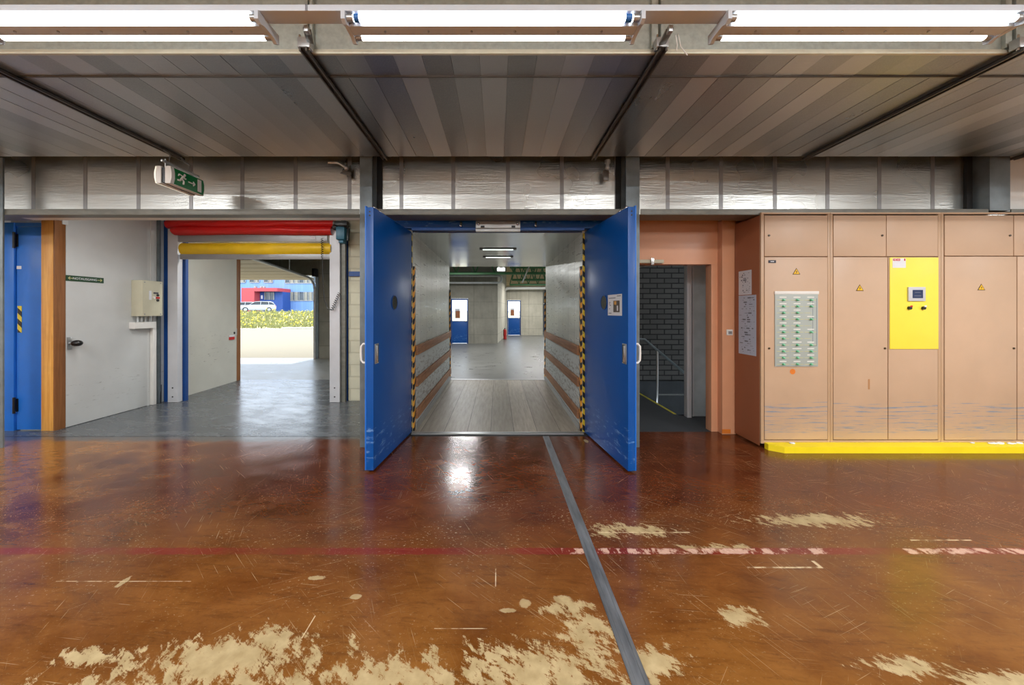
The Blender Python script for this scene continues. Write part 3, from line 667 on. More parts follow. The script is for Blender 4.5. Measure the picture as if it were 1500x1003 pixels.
def coil(p0, p1, r, turns, wire, mb):
    p0, p1 = Vector(p0), Vector(p1); d = p1 - p0; t_ = d.normalized(); a = t_.cross(Vector((0, 1, 0))).normalized(); b_ = t_.cross(a)
    n = turns * 8
    return mb.tube([p0 + d * (i / n) + a * r * math.cos(2 * PI * i / 8) + b_ * r * math.sin(2 * PI * i / 8) for i in range(n + 1)], wire, 5)
mb = MB(); yk = 5.70
coil((X(472, yk), yk, Z(349, yk)), (X(472, yk), yk, Z(378, yk)), .016, 9, .005, mb)
mb.tube([(X(472, yk), yk, Z(378, yk)), (X(473, yk), yk, Z(415, yk)), (X(475.5, yk), yk, Z(440, yk)), (X(480, yk), yk, Z(452, yk)), (X(486, yk), yk, Z(454, yk))], .006, 6)
coil((X(486, yk), yk, Z(454, yk)), (X(497, yk), yk, Z(429, yk)), .022, 9, .005, mb)
tag(mb.build('coiled_cable', 'black'), 'black coiled cable hanging in a loop in front of the right door guide', 'cable')

# ------------------------------------------------------------------ lock room behind the roller door
mb = MB()
A, B = Vector((-5.46, 5.95)), Vector((-5.585, 7.52)); dv = (B - A).normalized(); nv = Vector((-dv.y, dv.x)) * .06
mb.prism([tuple(A), tuple(B), tuple(B + nv), tuple(A + nv)], 'z', 0, 2.95); struct('wall_lock_left', mb, 'lockwall')
tag(MB().box(-5.70, -5.595, 7.53, 7.65, 0, Z(376, 7.6), .005).build('timber_jamb', 'brownwood'), 'brown timber jamb at the outer end of the lock wall, against the sunlit yard', 'post')
t = thing('door_lock', 'black knob lock with steel plate on the brown timber jamb', 'lock', (-5.58, 7.56, 1.0))
MB().box(-5.62, -5.58, 7.515, 7.53, .98, 1.12, .003).build('plate', 'alu', t); MB().cyl((-5.60, 7.515, 1.03), (-5.60, 7.46, 1.03), .016, 10).ball((-5.60, 7.45, 1.03), .035).build('knob', 'black', t)
t = thing('warning_tag', 'small red and white tag hanging beside the knob lock', 'tag', (-5.55, 7.35, .88))
MB().box(-5.565, -5.552, 7.28, 7.42, .895, .955).build('red_half', 'redplain', t); MB().box(-5.565, -5.552, 7.28, 7.42, .956, .99).build('white_half', 'paper', t)
struct('ceiling_lock', bx(-5.75, -1.2, 5.95, 7.66, 2.95, 3.0), 'white')
struct('wall_lock_right', bx(-2.45, -2.35, 5.95, 7.66, 0, 2.95), 'lockwall')

# ------------------------------------------------------------------ tunnel
XL, XR, YT0, YT1, ZT = -1.05, 1.045, 4.34, 7.65, 2.46
struct('floor_tunnel', bx(XL, XR, YT0, YT1, -.06, 0), 'tunnelfloor')
struct('trim_50', MB().box(XL, XR, 4.262, 4.338, -.02, .010, .003), 'alu')
struct('trim_51', MB().box(XL, XR, 7.62, 7.70, -.02, .008, .003), 'alu')
struct('wall_tunnel_left', bx(XL - .1, XL, YT0, YT1, 0, ZT + .1), 'tunnelwall')
struct('wall_tunnel_right', bx(XR, XR + .1, YT0, YT1, 0, ZT + .1), 'tunnelwall')
struct('ceiling_tunnel', bx(XL, XR, YT0, YT1, ZT, ZT + .06), 'tunnelfoil')
for side, x, s in (('left', XL, 1), ('right', XR, -1)):
    k = struct('baseboard_tunnel_' + side, bx(x, x + s * .012, YT0 + .08, YT1 - .03, .0, 1.0), 'greyboards')
    struct('baseboard_foot_' + side, bx(x + s * .012, x + s * .03, YT0 + .08, YT1 - .03, .0, .08, .004), 'alu')
    for zc, hgt, nm in ((1.0, .06, 'upper'), (.60, .058, 'middle'), (.20, .06, 'lower')):
        tag(MB().box(x + s * .0125, x + s * .045, YT0 + .09, YT1 - .04, zc - hgt, zc + hgt, .006).build('bumper_board', 'boards'),
            '%s brown wooden bumper board along the %s' % (nm, 'tunnel wall by the left blue door leaf' if side == 'left' else 'tunnel wall by the right blue door leaf'), 'board', 'bumper boards on the tunnel walls')
    # hazard strips: one on the front edge, one inside, one at the far end
    fx = x - s * .012
    nm = 'left' if side == 'left' else 'right'
    tag(MB().box(fx - s * .03, fx + s * .0105, 4.325, 4.337, .012, ZT - .005).build('hazard_strip', 'haz_y'), 'yellow and black striped edge strip next to the %s blue door leaf' % nm, 'strip', 'striped warning strips of the tunnel')
    tag(MB().box(x + s * .0005, x + s * .020, YT0 + .01, YT0 + .07, .012, 2.05).build('hazard_strip', 'haz_o'), 'orange and black striped strip just inside the tunnel by the %s blue door leaf' % nm, 'strip', 'striped warning strips of the tunnel')
    tag(MB().box(x + s * .0005, x + s * .030, YT1 - .028, YT1 - .004, .012, 1.95).build('hazard_strip', 'haz_o'), 'narrow orange and black strip at the far tunnel end behind the %s blue door' % nm, 'strip', 'striped warning strips of the tunnel')
    struct('wall_tunnel_front_' + side, bx(x - s * .055, x - s * .50, 4.34, 4.44, 0, 3.1), 'bluetrim')
# lamps recessed in the tunnel ceiling
for (a, b_, py, dd, txt) in ((-.28, .29, 5.45, .04, 'front slot lamp recessed in the shiny tunnel ceiling'), (-.26, .275, 6.25, .03, 'rear slot lamp recessed in the shiny tunnel ceiling')):
    t = thing('slot_lamp', txt, 'ceiling light', (0, py, ZT - .012), 'slot lamps in the tunnel ceiling')
    MB().box(a, b_, py - .055, py + .055, ZT - .012, ZT - .0005, .004).build('frame', 'black', t)
    MB().box(a + .05, b_ - .05, py - .03, py + .03, ZT - .016, ZT - .0125).build('diffuser', 'slotlamp', t)
# blue header with guide rail, silver closing box and brackets
t = thing('door_header', 'blue steel header rail above the tunnel doorway', 'header', (0, 4.2, 2.45))
MB().box(-1.36, 1.36, 4.20, 4.30, 2.485, 2.62, .004).build('rail', 'blue', t); MB().box(-1.02, 1.03, 4.17, 4.20, 2.452, 2.49, .004).build('lower_rail', 'blue', t)
for px in (675, 785): MB().box(X(px, 4.18) - .012, X(px, 4.18) + .012, 4.178, 4.20, 2.50, 2.56, .003).ball((X(px, 4.18), 4.18, 2.51), .018).build('bolt', 'chrome', t)
t = thing('closer_box', 'silver closing box in the middle of the blue header', 'box', (0, 4.15, 2.455))
MB().box(X(697, 4.14), X(762, 4.14), 4.12, 4.168, Z(334.5, 4.14), Z(324, 4.14), .004).build('cover', 'alu', t)
MB().box(X(697, 4.14), X(762, 4.14), 4.115, 4.166, Z(339.5, 4.14), Z(335, 4.14), .003).build('lower_cover', 'alu', t)
for px in (701, 758): MB().ball((X(px, 4.12), 4.116, Z(328, 4.12)), .018).build('bolt', 'chrome', t)
for px in (707, 752): MB().box(X(px, 4.12) - .022, X(px, 4.12) + .022, 4.112, 4.1195, Z(333.5, 4.12), Z(330.5, 4.12)).build('slot', 'black', t)

# ------------------------------------------------------------------ the two big blue swing doors
def bigdoor(hx, hy, ex, ey, s, label):
    L = math.hypot(ex - hx, ey - hy); rz = math.atan2(ey - hy, ex - hx)
    t = thing('swing_door', label, 'door', (hx, hy, 0), 'blue swing doors of the tunnel', rz)
    f = -s     # thickness goes away from the passage
    W = .07
    T = lambda a: MB().build
    MB().box(0, L, min(0, f * W), max(0, f * W), .018, 2.462, .004).build('leaf', 'blue', t, local=True)
    lf = t.children[0]; ORG[lf.name] = Vector((0, 0, 0))
    MB().box(L - .030, L + .001, f * W, f * (W + .012), .018, 2.475, .002).build('lit_edge', 'blueleft', t, local=True)  # same door paint, brighter here: light on the edge put into the colour
    for z in (2.385, 2.42): MB().cyl((L + .0, f * W / 2, z), (L + .003, f * W / 2, z), .008, 10).build('lock_hole', 'black', t, local=True)
    # round vision window
    u, z, r = .545, 1.588, .075
    fr = MB().cyl((u, s * .001, z), (u, s * .004, z), r, 28).build('vision_window', 'glassdark', t, local=True)
    MB().tube([(u + r * math.cos(a * PI / 14), s * .003, z + r * math.sin(a * PI / 14)) for a in range(29)], .005, 6).build('window_ring', 'bluetrim', fr, local=True)
    # recessed handle on the passage face
    h = MB().box(L - .105, L - .025, 0, s * .006, 1.0, 1.19, .004).build('recessed_handle', 'alu', t, local=True)
    MB().box(L - .095, L - .048, s * .006, s * .009, 1.012, 1.178).build('recess', 'black', h, local=True)
    MB().box(L - .060, L - .040, s * .006, s * .022, 1.015, 1.175, .004).build('pull_lip', 'chrome', h, local=True)
    # white bow handle on the outer face
    yo = f * W
    MB().tube([(L - .035, yo, 1.01), (L - .035, yo + f * .045, 1.012), (L - .035, yo + f * .065, 1.035), (L - .035, yo + f * .068, 1.10), (L - .035, yo + f * .065, 1.165), (L - .035, yo + f * .045, 1.188), (L - .035, yo, 1.19)], .011, 10).build('bow_handle', 'white', t, local=True)
    for u in (.80, .93):
        MB().cyl((u - .03, f * W / 2, 2.478), (u + .03, f * W / 2, 2.478), .013, 10).ball((u + .03, f * W / 2, 2.48), .016).build('top_bolt', 'chrome', t, local=True)
    for z in (.25, 1.2, 2.2):
        MB().cyl((-.012, f * W * .5, z), (-.012, f * W * .5, z + .14), .012, 10).build('hinge', 'bluetrim', t, local=True)
    return t, L, rz
dl, L1, r1 = bigdoor(-1.051, 4.300, -1.153, 3.262, 1, 'open blue swing door on the left of the tunnel, bow handle facing the roller door')
dr, L2, r2 = bigdoor(1.062, 4.290, 1.204, 3.246, -1, 'open blue swing door on the right of the tunnel, with a white notice')
# notice on the right leaf
nt = thing('notice', 'white notice with a small photo taped to the right blue door', 'notice', (1.062, 4.290, 0), None, r2)
MB().box(.64, .94, -.0022, -.0012, 1.452, 1.662).build('sheet', 'paper', nt, local=True)
sh = nt.children[0]; ORG[sh.name] = Vector((0, 0, 0))
MB().box(.765, .895, -.0032, -.0024, 1.485, 1.60).build('photo', plain('notice_photo', c(92, 84, 78), .5, 0, .5, 20), sh, local=True)
MB().box(.84, .865, -.0040, -.0034, 1.50, 1.55).build('photo_bright_area', 'paper', sh, local=True)
MB().box(.785, .83, -.0040, -.0034, 1.56, 1.595).build('photo_warm_area', 'orangewood', sh, local=True)
for a, b_, z in ((.62, .77, 1.628), (.80, .88, 1.645), (.63, .66, 1.585), (.63, .65, 1.57), (.64, .67, 1.555), (.63, .65, 1.52), (.62, .68, 1.475)): MB().box(a + .04, b_ + .04, -.0032, -.0024, z - .004, z + .004).build('print_line', 'inkgrey', sh, local=True)

# ------------------------------------------------------------------ right bay: salmon doorway, stair room
YD = 4.36
XD1 = X(1042, YD); XD2 = X(1052, YD)
struct('wall_doorway_head', bx(1.25, XD2, YD, YD + .12, Z(387, YD), 2.62), 'copper')
struct('wall_doorway_right', MB().box(XD1, XD2, YD, YD + .12, 0, Z(387, YD), .003).box(XD2, 3.3, YD + .03, YD + .12, 0, 2.62), 'copper')
struct('wall_doorway_left', bx(1.25, 1.62, YD, YD + .12, 0, Z(387, YD)), 'copper')
struct('column_5', bx(X(1056.5, 4.29), X(1076.5, 4.29), 4.27, YD + .03, 0, 2.60, .005), 'copper')
struct('wall_front_right', bx(3.3, 10, 4.36, 4.46, 0, CZ), 'hallwall')
struct('wall_right_head', bx(1.25, 3.3, YD + .02, YD + .12, 2.625, CZ), 'hallwall')
tag(MB().box(X(1057.5, 4.27), X(1070, 4.27), 4.2665, 4.2695, .012, Z(628.5, 4.27)).build('paint_patch', 'orangepaint'), 'orange touch-up patch at the foot of the salmon pilaster', 'patch')
t = thing('wall_switch', 'small white wall switch on the salmon pilaster', 'switch', (X(1069, 4.27), 4.265, 1.22))
MB().box(X(1064.5, 4.26), X(1073.5, 4.26), 4.258, 4.2695, Z(491, 4.26), Z(482.5, 4.26), .004).build('plate', 'white', t); MB().box(X(1066.5, 4.26), X(1072, 4.26), 4.253, 4.258, Z(489, 4.26), Z(485, 4.26), .002).build('rocker', 'alu', t)
t = thing('door_closer', 'pale door closer above the dark stair doorway', 'door closer', (X(950, 4.33), 4.33, 2.08))
MB().box(X(925, 4.33), X(971.5, 4.33), 4.31, 4.357, Z(385.5, 4.33), Z(380.5, 4.33), .004).build('rail', 'beige', t)
MB().box(X(953.5, 4.30), X(957.5, 4.30), 4.285, 4.31, Z(388, 4.30), Z(377.5, 4.30), .006).build('slider', 'chrome', t)
MB().tube([(X(955.5, 4.31), 4.31, Z(388.5, 4.31)), (X(936, 4.5), 4.52, Z(391, 4.5))], .006, 8).build('arm', 'alu', t)
# stair room
struct('floor_stair', MB().box(1.25, 2.59, YD, 7.57, -.06, -.001).box(2.59, 3.6, YD, 5.08, -.06, -.001), 'stairfloor')
struct('wall_stair_back', bx(1.2, 6.5, 7.57, 7.65, -2.2, 3.0), 'blackbrick')
struct('wall_stair_dado', bx(1.26, 6.4, 7.55, 7.568, -2.2, -.01), 'stairfloor')
struct('wall_stair_left', bx(1.2, 1.25, YD + .12, 7.57, 0, 3.0), 'lockwall')
struct('ceiling_stair', bx(1.2, 6.5, YD + .12, 7.6, 3.0, 3.05), 'hallwall')
struct('wall_stair_right', bx(6.4, 6.5, YD + .12, 7.57, -2.2, 3.0), 'lockwall')
mb = MB()
for k in range(10): mb.box(2.60 + k * .27, 2.60 + (k + 1) * .27, 5.09, 7.56, -.17 * (k + 1) - .05, -.17 * (k + 1))
struct('floor_steps', mb, 'stairfloor')
struct('wall_stair_side', MB().box(2.595, 6.4, 5.03, 5.08, -2.2, -.001), 'stairfloor')
tag(MB().box(2.555, 2.592, 5.10, 7.0, .0, .004).build('stair_nosing', plain('nosing_yellow', c(196, 188, 60), .5)), 'yellow edge strip at the top of the dark stairs', 'edge strip')
t = thing('handrail', 'grey steel handrail sloping down the dark stairs', 'handrail', (2.7, 6.05, 0))
yh = 6.05
MB().tube([(X(925, yh), yh, Z(496, yh)), (X(944, yh), yh, Z(497, yh)), (X(1004, yh), yh, Z(547, yh)), (X(1040, yh), yh, Z(577, yh))], .022, 10).build('rail', 'steel', t)
MB().cyl((X(963, yh), yh, -.17), (X(963, yh), yh, Z(513, yh)), .017, 10).build('post', 'alu', t)
MB().tube([(X(963, yh), yh, Z(578, yh)), (X(1010, yh), yh, Z(578, yh))], .014, 8).build('lower_rail', 'alu', t)
d3 = struct('door_3', bx(X(1015, 5.0), X(1062, 5.0), 4.98, 5.02, .006, 2.14, .003), plain('pale_grey_door', c(176, 186, 188), .5)); d3['category'] = 'door'; d3['label'] = 'pale grey inner door standing open in the stair room'
struct('door_frame', MB().box(X(1003, 5.0), X(1009.5, 5.0), 4.93, 5.02, 0, 2.2, .004).box(X(1013, 5.0), X(1014.6, 5.0), 4.97, 5.02, .006, 2.14).box(X(1009.5, 5.0), 3.3, 4.95, 5.02, 2.145, 2.2), 'guide', d3)
mb = MB()
for a, b_ in ((394, 410), (416, 460), (478, 574), (584, 606)): mb.box(X(1010, 5.0), X(1012.6, 5.0), 4.985, 5.0, Z(b_, 5), Z(a, 5))
struct('edge_seal', mb, 'black', d3)
struct('lock_strike', MB().box(X(1009.8, 4.97), X(1012.9, 4.97), 4.962, 4.984, Z(477, 4.97), Z(463, 4.97), .003), 'chrome', d3)

# ------------------------------------------------------------------ peach switch cabinets
YC = 3.84; CB = 4.255
def cx(px): return X(px, YC)
def cz(py): return Z(py, YC)
CT = cz(311)
doors_of = {}
def carcass(name, x0, x1, label):
    t = thing(name, label, 'cabinet', ((x0 + x1) / 2, 4.05, 0), 'peach switch cabinets')
    MB().box(x0, x1, YC + .02, CB, .05, 2.545, .003).build('carcass', 'cabframe', t)
    return t
def frame(t, x0, x1, xs):
    mb = MB().box(x0 + .0015, x1 - .0015, YC - .004, YC + .019, cz(313.5), CT, .002).box(x0 + .0015, x1 - .0015, YC, YC + .019, .05, cz(645), .002)
    for a, b_ in xs: mb.box(a, b_, YC - .002, YC + .019, cz(645), cz(313.5), .002)
    mb.build('frame', 'cabframe', t)
def door(t, a, b_, ya, yb, name='door'):
    return MB().box(cx(a), cx(b_), YC - .004, YC + .018, cz(yb), cz(ya), .003).build(name, 'cabinet', t)
def lock(p, px, py): MB().cyl((cx(px), YC - .004, cz(py)), (cx(px), YC - .010, cz(py)), .011, 12).build('lock', 'triangleink', p)
def triangle(p, px, py):
    x, z = cx(px), cz(py); r = .044
    pts = [(x, z + r), (x - r * .95, z - r * .6), (x + r * .95, z - r * .6)]
    s = MB().prism(pts, 'y', YC - .0065, YC - .0045).build('warning_triangle', 'triangleink', p)
    q = .78
    in_ = MB().prism([(x + (a - x) * q, z + (b_ - z) * q) for a, b_ in pts], 'y', YC - .0075, YC - .0066).build('yellow_field', 'warn', p)
    MB().prism([(x + .004, z + .022), (x - .008, z + .0), (x - .001, z + .0), (x - .004, z - .018), (x + .009, z + .006), (x + .001, z + .006)], 'y', YC - .0083, YC - .0076).build('flash_symbol', 'triangleink', p)
# cabinet with the control panel
x0, x1 = cx(1115), cx(1216)
t = carcass('switch_cabinet', x0, x1, 'peach cabinet with the grey panel of green knobs, at the corner by the doorway')
MB().box(x0 - .006, x0 - .0005, YC + .02, CB, .02, 2.545, .002).build('side_panel', 'cabside_shaded', t)
frame(t, x0 - .004, x1, ((x0 - .004, cx(1119)), (cx(1212.3), x1 - .0015)))
d = door(t, 1119.8, 1211.6, 315.5, 375.3, 'upper_door'); lock(d, 1126, 345)
d = door(t, 1119.8, 1211.6, 376.6, 643.3); lock(d, 1126, 510); triangle(d, 1166, 398.5)
MB().box(cx(1125), cx(1136), YC - .008, YC - .0045, cz(385.2), cz(381), .001).build('name_plate', 'ink', d)
MB().box(cx(1128), cx(1133), YC - .009, YC - .008, cz(383.6), cz(382.6)).build('plate_print', 'paper', d)
MB().cyl((cx(1160.5), YC - .0045, cz(544)), (cx(1160.5), YC - .0055, cz(544)), .030, 18).build('orange_spot', 'orangepaint', d)
pn = MB().box(cx(1134), cx(1197), YC - .012, YC - .0045, cz(536.5), cz(431), .002).build('control_panel', 'panelgrey', t)
MB().box(cx(1133.5), cx(1198), YC - .016, YC - .0045, cz(431), cz(426.5), .002).build('header_strip', 'white', pn)
mbl = MB(); mbw = MB()
for r_ in range(11):
    py = 439.2 + 9.37 * r_
    for k, px in enumerate((1145.8, 1166.2, 1186.2)):
        if k == 2 and r_ in (2, 4, 6): mbl.box(cx(1177), cx(1187), YC - .0128, YC - .012, cz(py + .5), cz(py - .1)); continue
        MB().cyl((cx(px), YC - .012, cz(py)), (cx(px), YC - .022, cz(py)), .0125, 12).box(cx(px) - .013, cx(px) + .013, YC - .034, YC - .022, cz(py) - .006, cz(py) + .006, .003, mat=Matrix.Translation((cx(px), 0, cz(py))) @ Matrix.Rotation(.5, 4, 'Y') @ Matrix.Translation((-cx(px), 0, -cz(py)))).build('knob', 'green', pn)
        mbl.box(cx(px - 9), cx(px + 9), YC - .0128, YC - .012, cz(py + .5), cz(py - .1))
        wd = 7 if (k == 1 and r_ in (7, 8)) else 5.2
        mbw.box(cx(px - wd), cx(px + wd * .92), YC - .0134, YC - .012, cz(py - 3.3), cz(py - 4.6))
mbl.build('diagram_line', 'paleline', pn); mbw.build('label_strip', 'white', pn)
MB().box(cx(1189), cx(1189.5), YC - .0128, YC - .012, cz(500), cz(440)).box(cx(1194.3), cx(1195.1), YC - .0128, YC - .012, cz(506), cz(437)).box(cx(1189), cx(1195), YC - .0128, YC - .012, cz(506.6), cz(505.8)).build('diagram_border', 'inkgrey', pn)
# cabinet with the yellow door panel
x0, x1 = cx(1216), cx(1378)
t = carcass('switch_cabinet', x0, x1, 'wide peach cabinet with the yellow door panel and touch screen')
frame(t, x0, x1, ((x0 + .0015, cx(1219.7)), (cx(1373.9), x1 - .0015)))
d = door(t, 1220.5, 1297.3, 315.5, 375.3, 'upper_door'); lock(d, 1291.5, 345)
d = door(t, 1298.3, 1373.2, 315.5, 375.3, 'upper_door')
d = door(t, 1220.5, 1299.6, 376.6, 643.3); lock(d, 1295.5, 510); triangle(d, 1258.7, 422.5)
MB().box(cx(1271), cx(1273.5), YC - .0052, YC - .0045, cz(570), cz(555)).build('rust_streak', plain('tan_streak', c(178, 130, 84), .5), d)
d = door(t, 1300.9, 1373.2, 376.6, 643.3)
yp = MB().box(cx(1302), cx(1373), YC - .011, YC - .0045, cz(511), cz(377.2), .002).build('yellow_panel', 'yellowpanel', t)
yp['label'] = 'bright yellow panel on the upper half of the door'
MB().box(cx(1305.7), cx(1325), YC - .0125, YC - .0112, cz(392.3), cz(378.5)).build('sticker', 'paper', yp)
for a, b_ in ((1306.5, 1310.5), (1311, 1316.6), (1322.3, 1324.3)): MB().box(cx(a), cx(b_), YC - .0133, YC - .0126, cz(382.2), cz(378.9)).build('sticker_logo', 'redplain', yp)
MB().box(cx(1307.5), cx(1310), YC - .0137, YC - .0133, cz(381), cz(380)).box(cx(1312), cx(1315.6), YC - .0137, YC - .0133, cz(381), cz(380.2)).build('sticker_print', 'paper', yp)
sc_ = MB().box(cx(1327), cx(1352), YC - .026, YC - .0112, cz(441), cz(420.4), .004).build('touch_screen', 'guide', yp)
MB().box(cx(1332.7), cx(1347.7), YC - .0275, YC - .026, cz(436.7), cz(424.7)).build('display', 'screen', yp)
MB().box(cx(1335), cx(1345), YC - .028, YC - .0275, cz(433.6), cz(433)).box(cx(1336), cx(1344), YC - .028, YC - .0275, cz(428.6), cz(428.1)).build('display_line', 'inkgrey', yp)
for px, mt in ((1329.5, 'redplain'), (1349.8, 'paper')):
    MB().cyl((cx(px), YC - .0112, cz(451)), (cx(px), YC - .030, cz(451)), .018, 14).build('button', 'black', yp)
    MB().box(cx(px) - .006, cx(px) + .018, YC - .034, YC - .030, cz(449.6), cz(447.3), .002).build('button_flag', mt, yp)
# third cabinet, cut by the right edge of the picture
x0, x1 = cx(1378), cx(1600)
t = carcass('switch_cabinet', x0, x1, 'peach cabinet beside the yellow panel, with one warning triangle, cut off by the picture edge')
frame(t, x0, x1, ((x0 + .0015, cx(1382)), (cx(1592), x1 - .0015)))
d = door(t, 1383.4, 1483.6, 315.5, 374.5, 'upper_door'); lock(d, 1478.5, 345)
d = door(t, 1484.8, 1591, 315.5, 374.5, 'upper_door')
d = door(t, 1383.4, 1488.3, 375.8, 644); lock(d, 1484, 510); triangle(d, 1436.5, 421.5)
d = door(t, 1489.8, 1591, 375.8, 644)
# papers taped to the cabinet side
XS = cx(1115) - .0065
def sheet_side(name, y0, y1, z0, z1, label, mt, seed, rows):
    t = thing(name, label, 'paper', (XS, (y0 + y1) / 2, z0), 'papers taped to the cabinet side')
    sh = MB().box(XS - .0016, XS - .0006, y0, y1, z0, z1).build('sheet', mt, t)
    rr = random.Random(seed)
    for k in range(rows):
        z = z1 - .03 - (z1 - z0 - .06) * k / max(1, rows - 1)
        n = rr.randint(2, 5)
        for j in range(n):
            a = y0 + .02 + (y1 - y0 - .07) * rr.random(); w_ = rr.choice((.008, .012, .02, .05)); h_ = rr.choice((.0015, .002, .004, .007))
            dk = rr.random() < .3 and w_ < .03
            MB().box(XS - .0024, XS - .0017, a, min(a + w_, y1 - .01), z - h_, z + h_).build('dark_mark' if dk else 'print_line', 'ink' if dk else 'inkgrey', sh)
    return t
sheet_side('wall_paper_sheet', 3.975, 4.187, 1.685, 1.965, 'small upper white sheet taped to the shaded cabinet side', 'paper', 2, 12)
sheet_side('plan_sheet', 3.903, 4.187, .995, 1.678, 'long lower plan sheet with diagrams taped to the shaded cabinet side', 'planpaper', 4, 26)
# yellow kerb with chips on it
KX = 2.93
t = tag(MB().prism([(KX - .02, 3.835), (KX - .02, 3.78), (KX + .09, 3.70), (9.9, 3.70), (9.9, 3.835)], 'z', 0.0, .066).build('yellow_kerb', 'yellow'), 'long yellow painted kerb on the floor in front of the peach cabinets', 'kerb')
rr = random.Random(5)
def scrap(x, y, s, label, grp):
    mb = MB(); mb.ball((x, y, .066 + s * .3), s, (1.5, .8, .45), 8)
    for v in mb.bm.verts:
        v.co += Vector((rr.uniform(-.3, .3), rr.uniform(-.3, .3), rr.uniform(-.15, .15))) * s * .6
        v.co.z = max(v.co.z, .0665)
    return tag(mb.build('paper_scrap', 'paper'), label, 'scrap', grp)
scrap(cx(1155), 3.79, .022, 'crumpled white scrap near the left end of the yellow kerb', 'white scraps on the yellow kerb')
for px, s in ((1418, .016), (1441, .018), (1447, .022), (1456, .026), (1469, .024), (1476, .014), (1484, .024), (1496, .022)):
    scrap(cx(px), 3.79 + rr.uniform(-.015, .015), s, 'small white scrap among those on the yellow kerb under the right cabinet', 'white scraps on the yellow kerb')

# steel strip let into the floor
t = thing('floor_rail', 'worn steel strip let into the orange floor, running to the tunnel', 'floor rail', (.573, 2.5, 0))
MB().box(.538, .558, .9, 4.2, -.004, .0035, .001).box(.594, .612, .9, 4.2, -.004, .0035, .001).build('edge_rail', 'floorsteel', t)
MB().box(.5585, .5935, .9, 4.2, -.004, .0022).build('centre_strip', 'floorsteel', t)

# ------------------------------------------------------------------ rear loading hall
struct('floor_dock', MB().box(-12, -4.1, 7.67, 11.2, -.06, -.001).box(-4.1, 12, 7.67, 26, -.06, -.001), 'dock')
struct('roof_dock', MB().box(-12, -4.1, 7.7, 11.2, 4.2, 4.3).box(-4.1, 12, 7.7, 26, 4.2, 4.3), 'roof')
struct('wall_dock_front', MB().box(-12, -5.72, 7.66, 7.75, 0, 4.2).box(-5.72, -2.4, 7.68, 7.75, 3.0, 4.2).box(-2.4, XL - .1, 7.66, 7.75, 0, 4.2).box(XL - .1, XR + .1, 7.66, 7.75, ZT + .1, 4.2).box(XR + .1, 12, 7.66, 7.75, 0, 4.2), 'concrete')
struct('wall_dock_jamb', bx(-5.66, -4.1, 11.0, 11.2, 0, 4.2), 'concrete')
struct('wall_dock_side', bx(-4.2, -4.1, 11.2, 16.1, 0, 4.2), 'concrete')
struct('wall_dock_head', bx(-12, -5.66, 11.05, 11.2, 2.62, 4.2), 'concrete')
struct('wall_dock_left', bx(-12.1, -12, 7.7, 11.2, 0, 4.2), 'concrete')
struct('wall_dock_right', MB().box(12, 12.1, 7.7, 26, 2.8, 4.2).box(12, 12.1, 7.7, 9, 0, 2.8).box(12, 12.1, 22, 26, 0, 2.8), 'concrete')
# back walls with glazed blue doors
def glazed_door(x0, x1, y, z1, label, seed):
    t = thing('glazed_door', label, 'door', ((x0 + x1) / 2, y, 0), 'glazed blue doors of the loading hall')
    w_ = x1 - x0; zs = z1 * .50
    MB().box(x0, x0 + .06, y - .05, y + .05, 0, z1, .004).box(x1 - .06, x1, y - .05, y + .05, 0, z1, .004).box(x0 + .06, x1 - .06, y - .05, y + .05, z1 - .07, z1, .004).build('frame', 'bluetrim', t)
    MB().box(x0 + .065, x1 - .065, y - .03, y + .03, .02, zs, .004).build('lower_panel', 'blue', t)
    g = MB().box(x0 + .065, x1 - .065, y - .006, y + .006, zs + .002, z1 - .075).build('pane', 'glass', t)
    MB().box(x0 + .18, x0 + .18 + .30 * w_, y - .010, y - .0065, zs + .12, zs + .55 * (z1 - zs)).build('poster', 'paper', g)
    MB().box(x0 + .22, x0 + .22 + .24 * w_, y - .0125, y - .0105, zs + .14, zs + .45 * (z1 - zs)).build('poster_print', plain('poster_brown', c(160, 96, 58), .6, 0, .3, 8), g)
    MB().cyl((x1 - .10, y - .03, 1.02), (x1 - .10, y - .08, 1.02), .012, 8).box(x1 - .16, x1 - .09, y - .09, y - .075, 1.008, 1.032, .003).build('handle', 'alu', t)
    return t
YA, YB1, YB2 = 16.1, 21.5, 24.5
a0, a1 = X(660, YA), X(686, YA)
struct('wall_dock_back_left', MB().box(-4.2, a0, YA, YA + .25, 0, 4.2).box(a0, a1, YA, YA + .25, 2.07, 4.2).box(a1, .0, YA, YA + .25, 0, 4.2), 'concrete')
glazed_door(a0 + .005, a1 - .005, YA + .10, 2.06, 'nearer glazed blue door with a poster, in the left concrete wall seen through the tunnel', 1)
struct('wall_dock_return', MB().prism([(0, YA + .26), (-.12, YA + .26), (.42, YB1), (.54, YB1)], 'z', 0, 4.2), 'concretepale')
b0, b1 = X(743, YB1), X(763, YB1)
struct('wall_dock_back_middle', MB().box(.40, b0, YB1 + .01, YB1 + .2, 0, 2.85).box(b0, b1, YB1, YB1 + .2, 2.15, 2.85).box(b1, X(795, YB1), YB1, YB1 + .2, 0, 2.85), 'concretepale')
glazed_door(b0 + .005, b1 - .005, YB1 + .1, 2.14, 'farther glazed blue door with a poster, in the pale wall at the middle of the tunnel view', 2)
c0, c1 = X(796.5, YB2), X(815, YB2)
struct('wall_dock_back_right', MB().box(2.76, c0, YB2, YB2 + .2, 0, 4.2).box(c1, 12, YB2, YB2 + .2, 0, 4.2).box(c0, c1, YB2, YB2 + .2, 2.0, 4.2), 'concrete')
glazed_door(c0 + .005, c1 - .005, YB2 + .1, 1.99, 'glazed blue door mostly hidden behind the right end of the tunnel wall', 3)
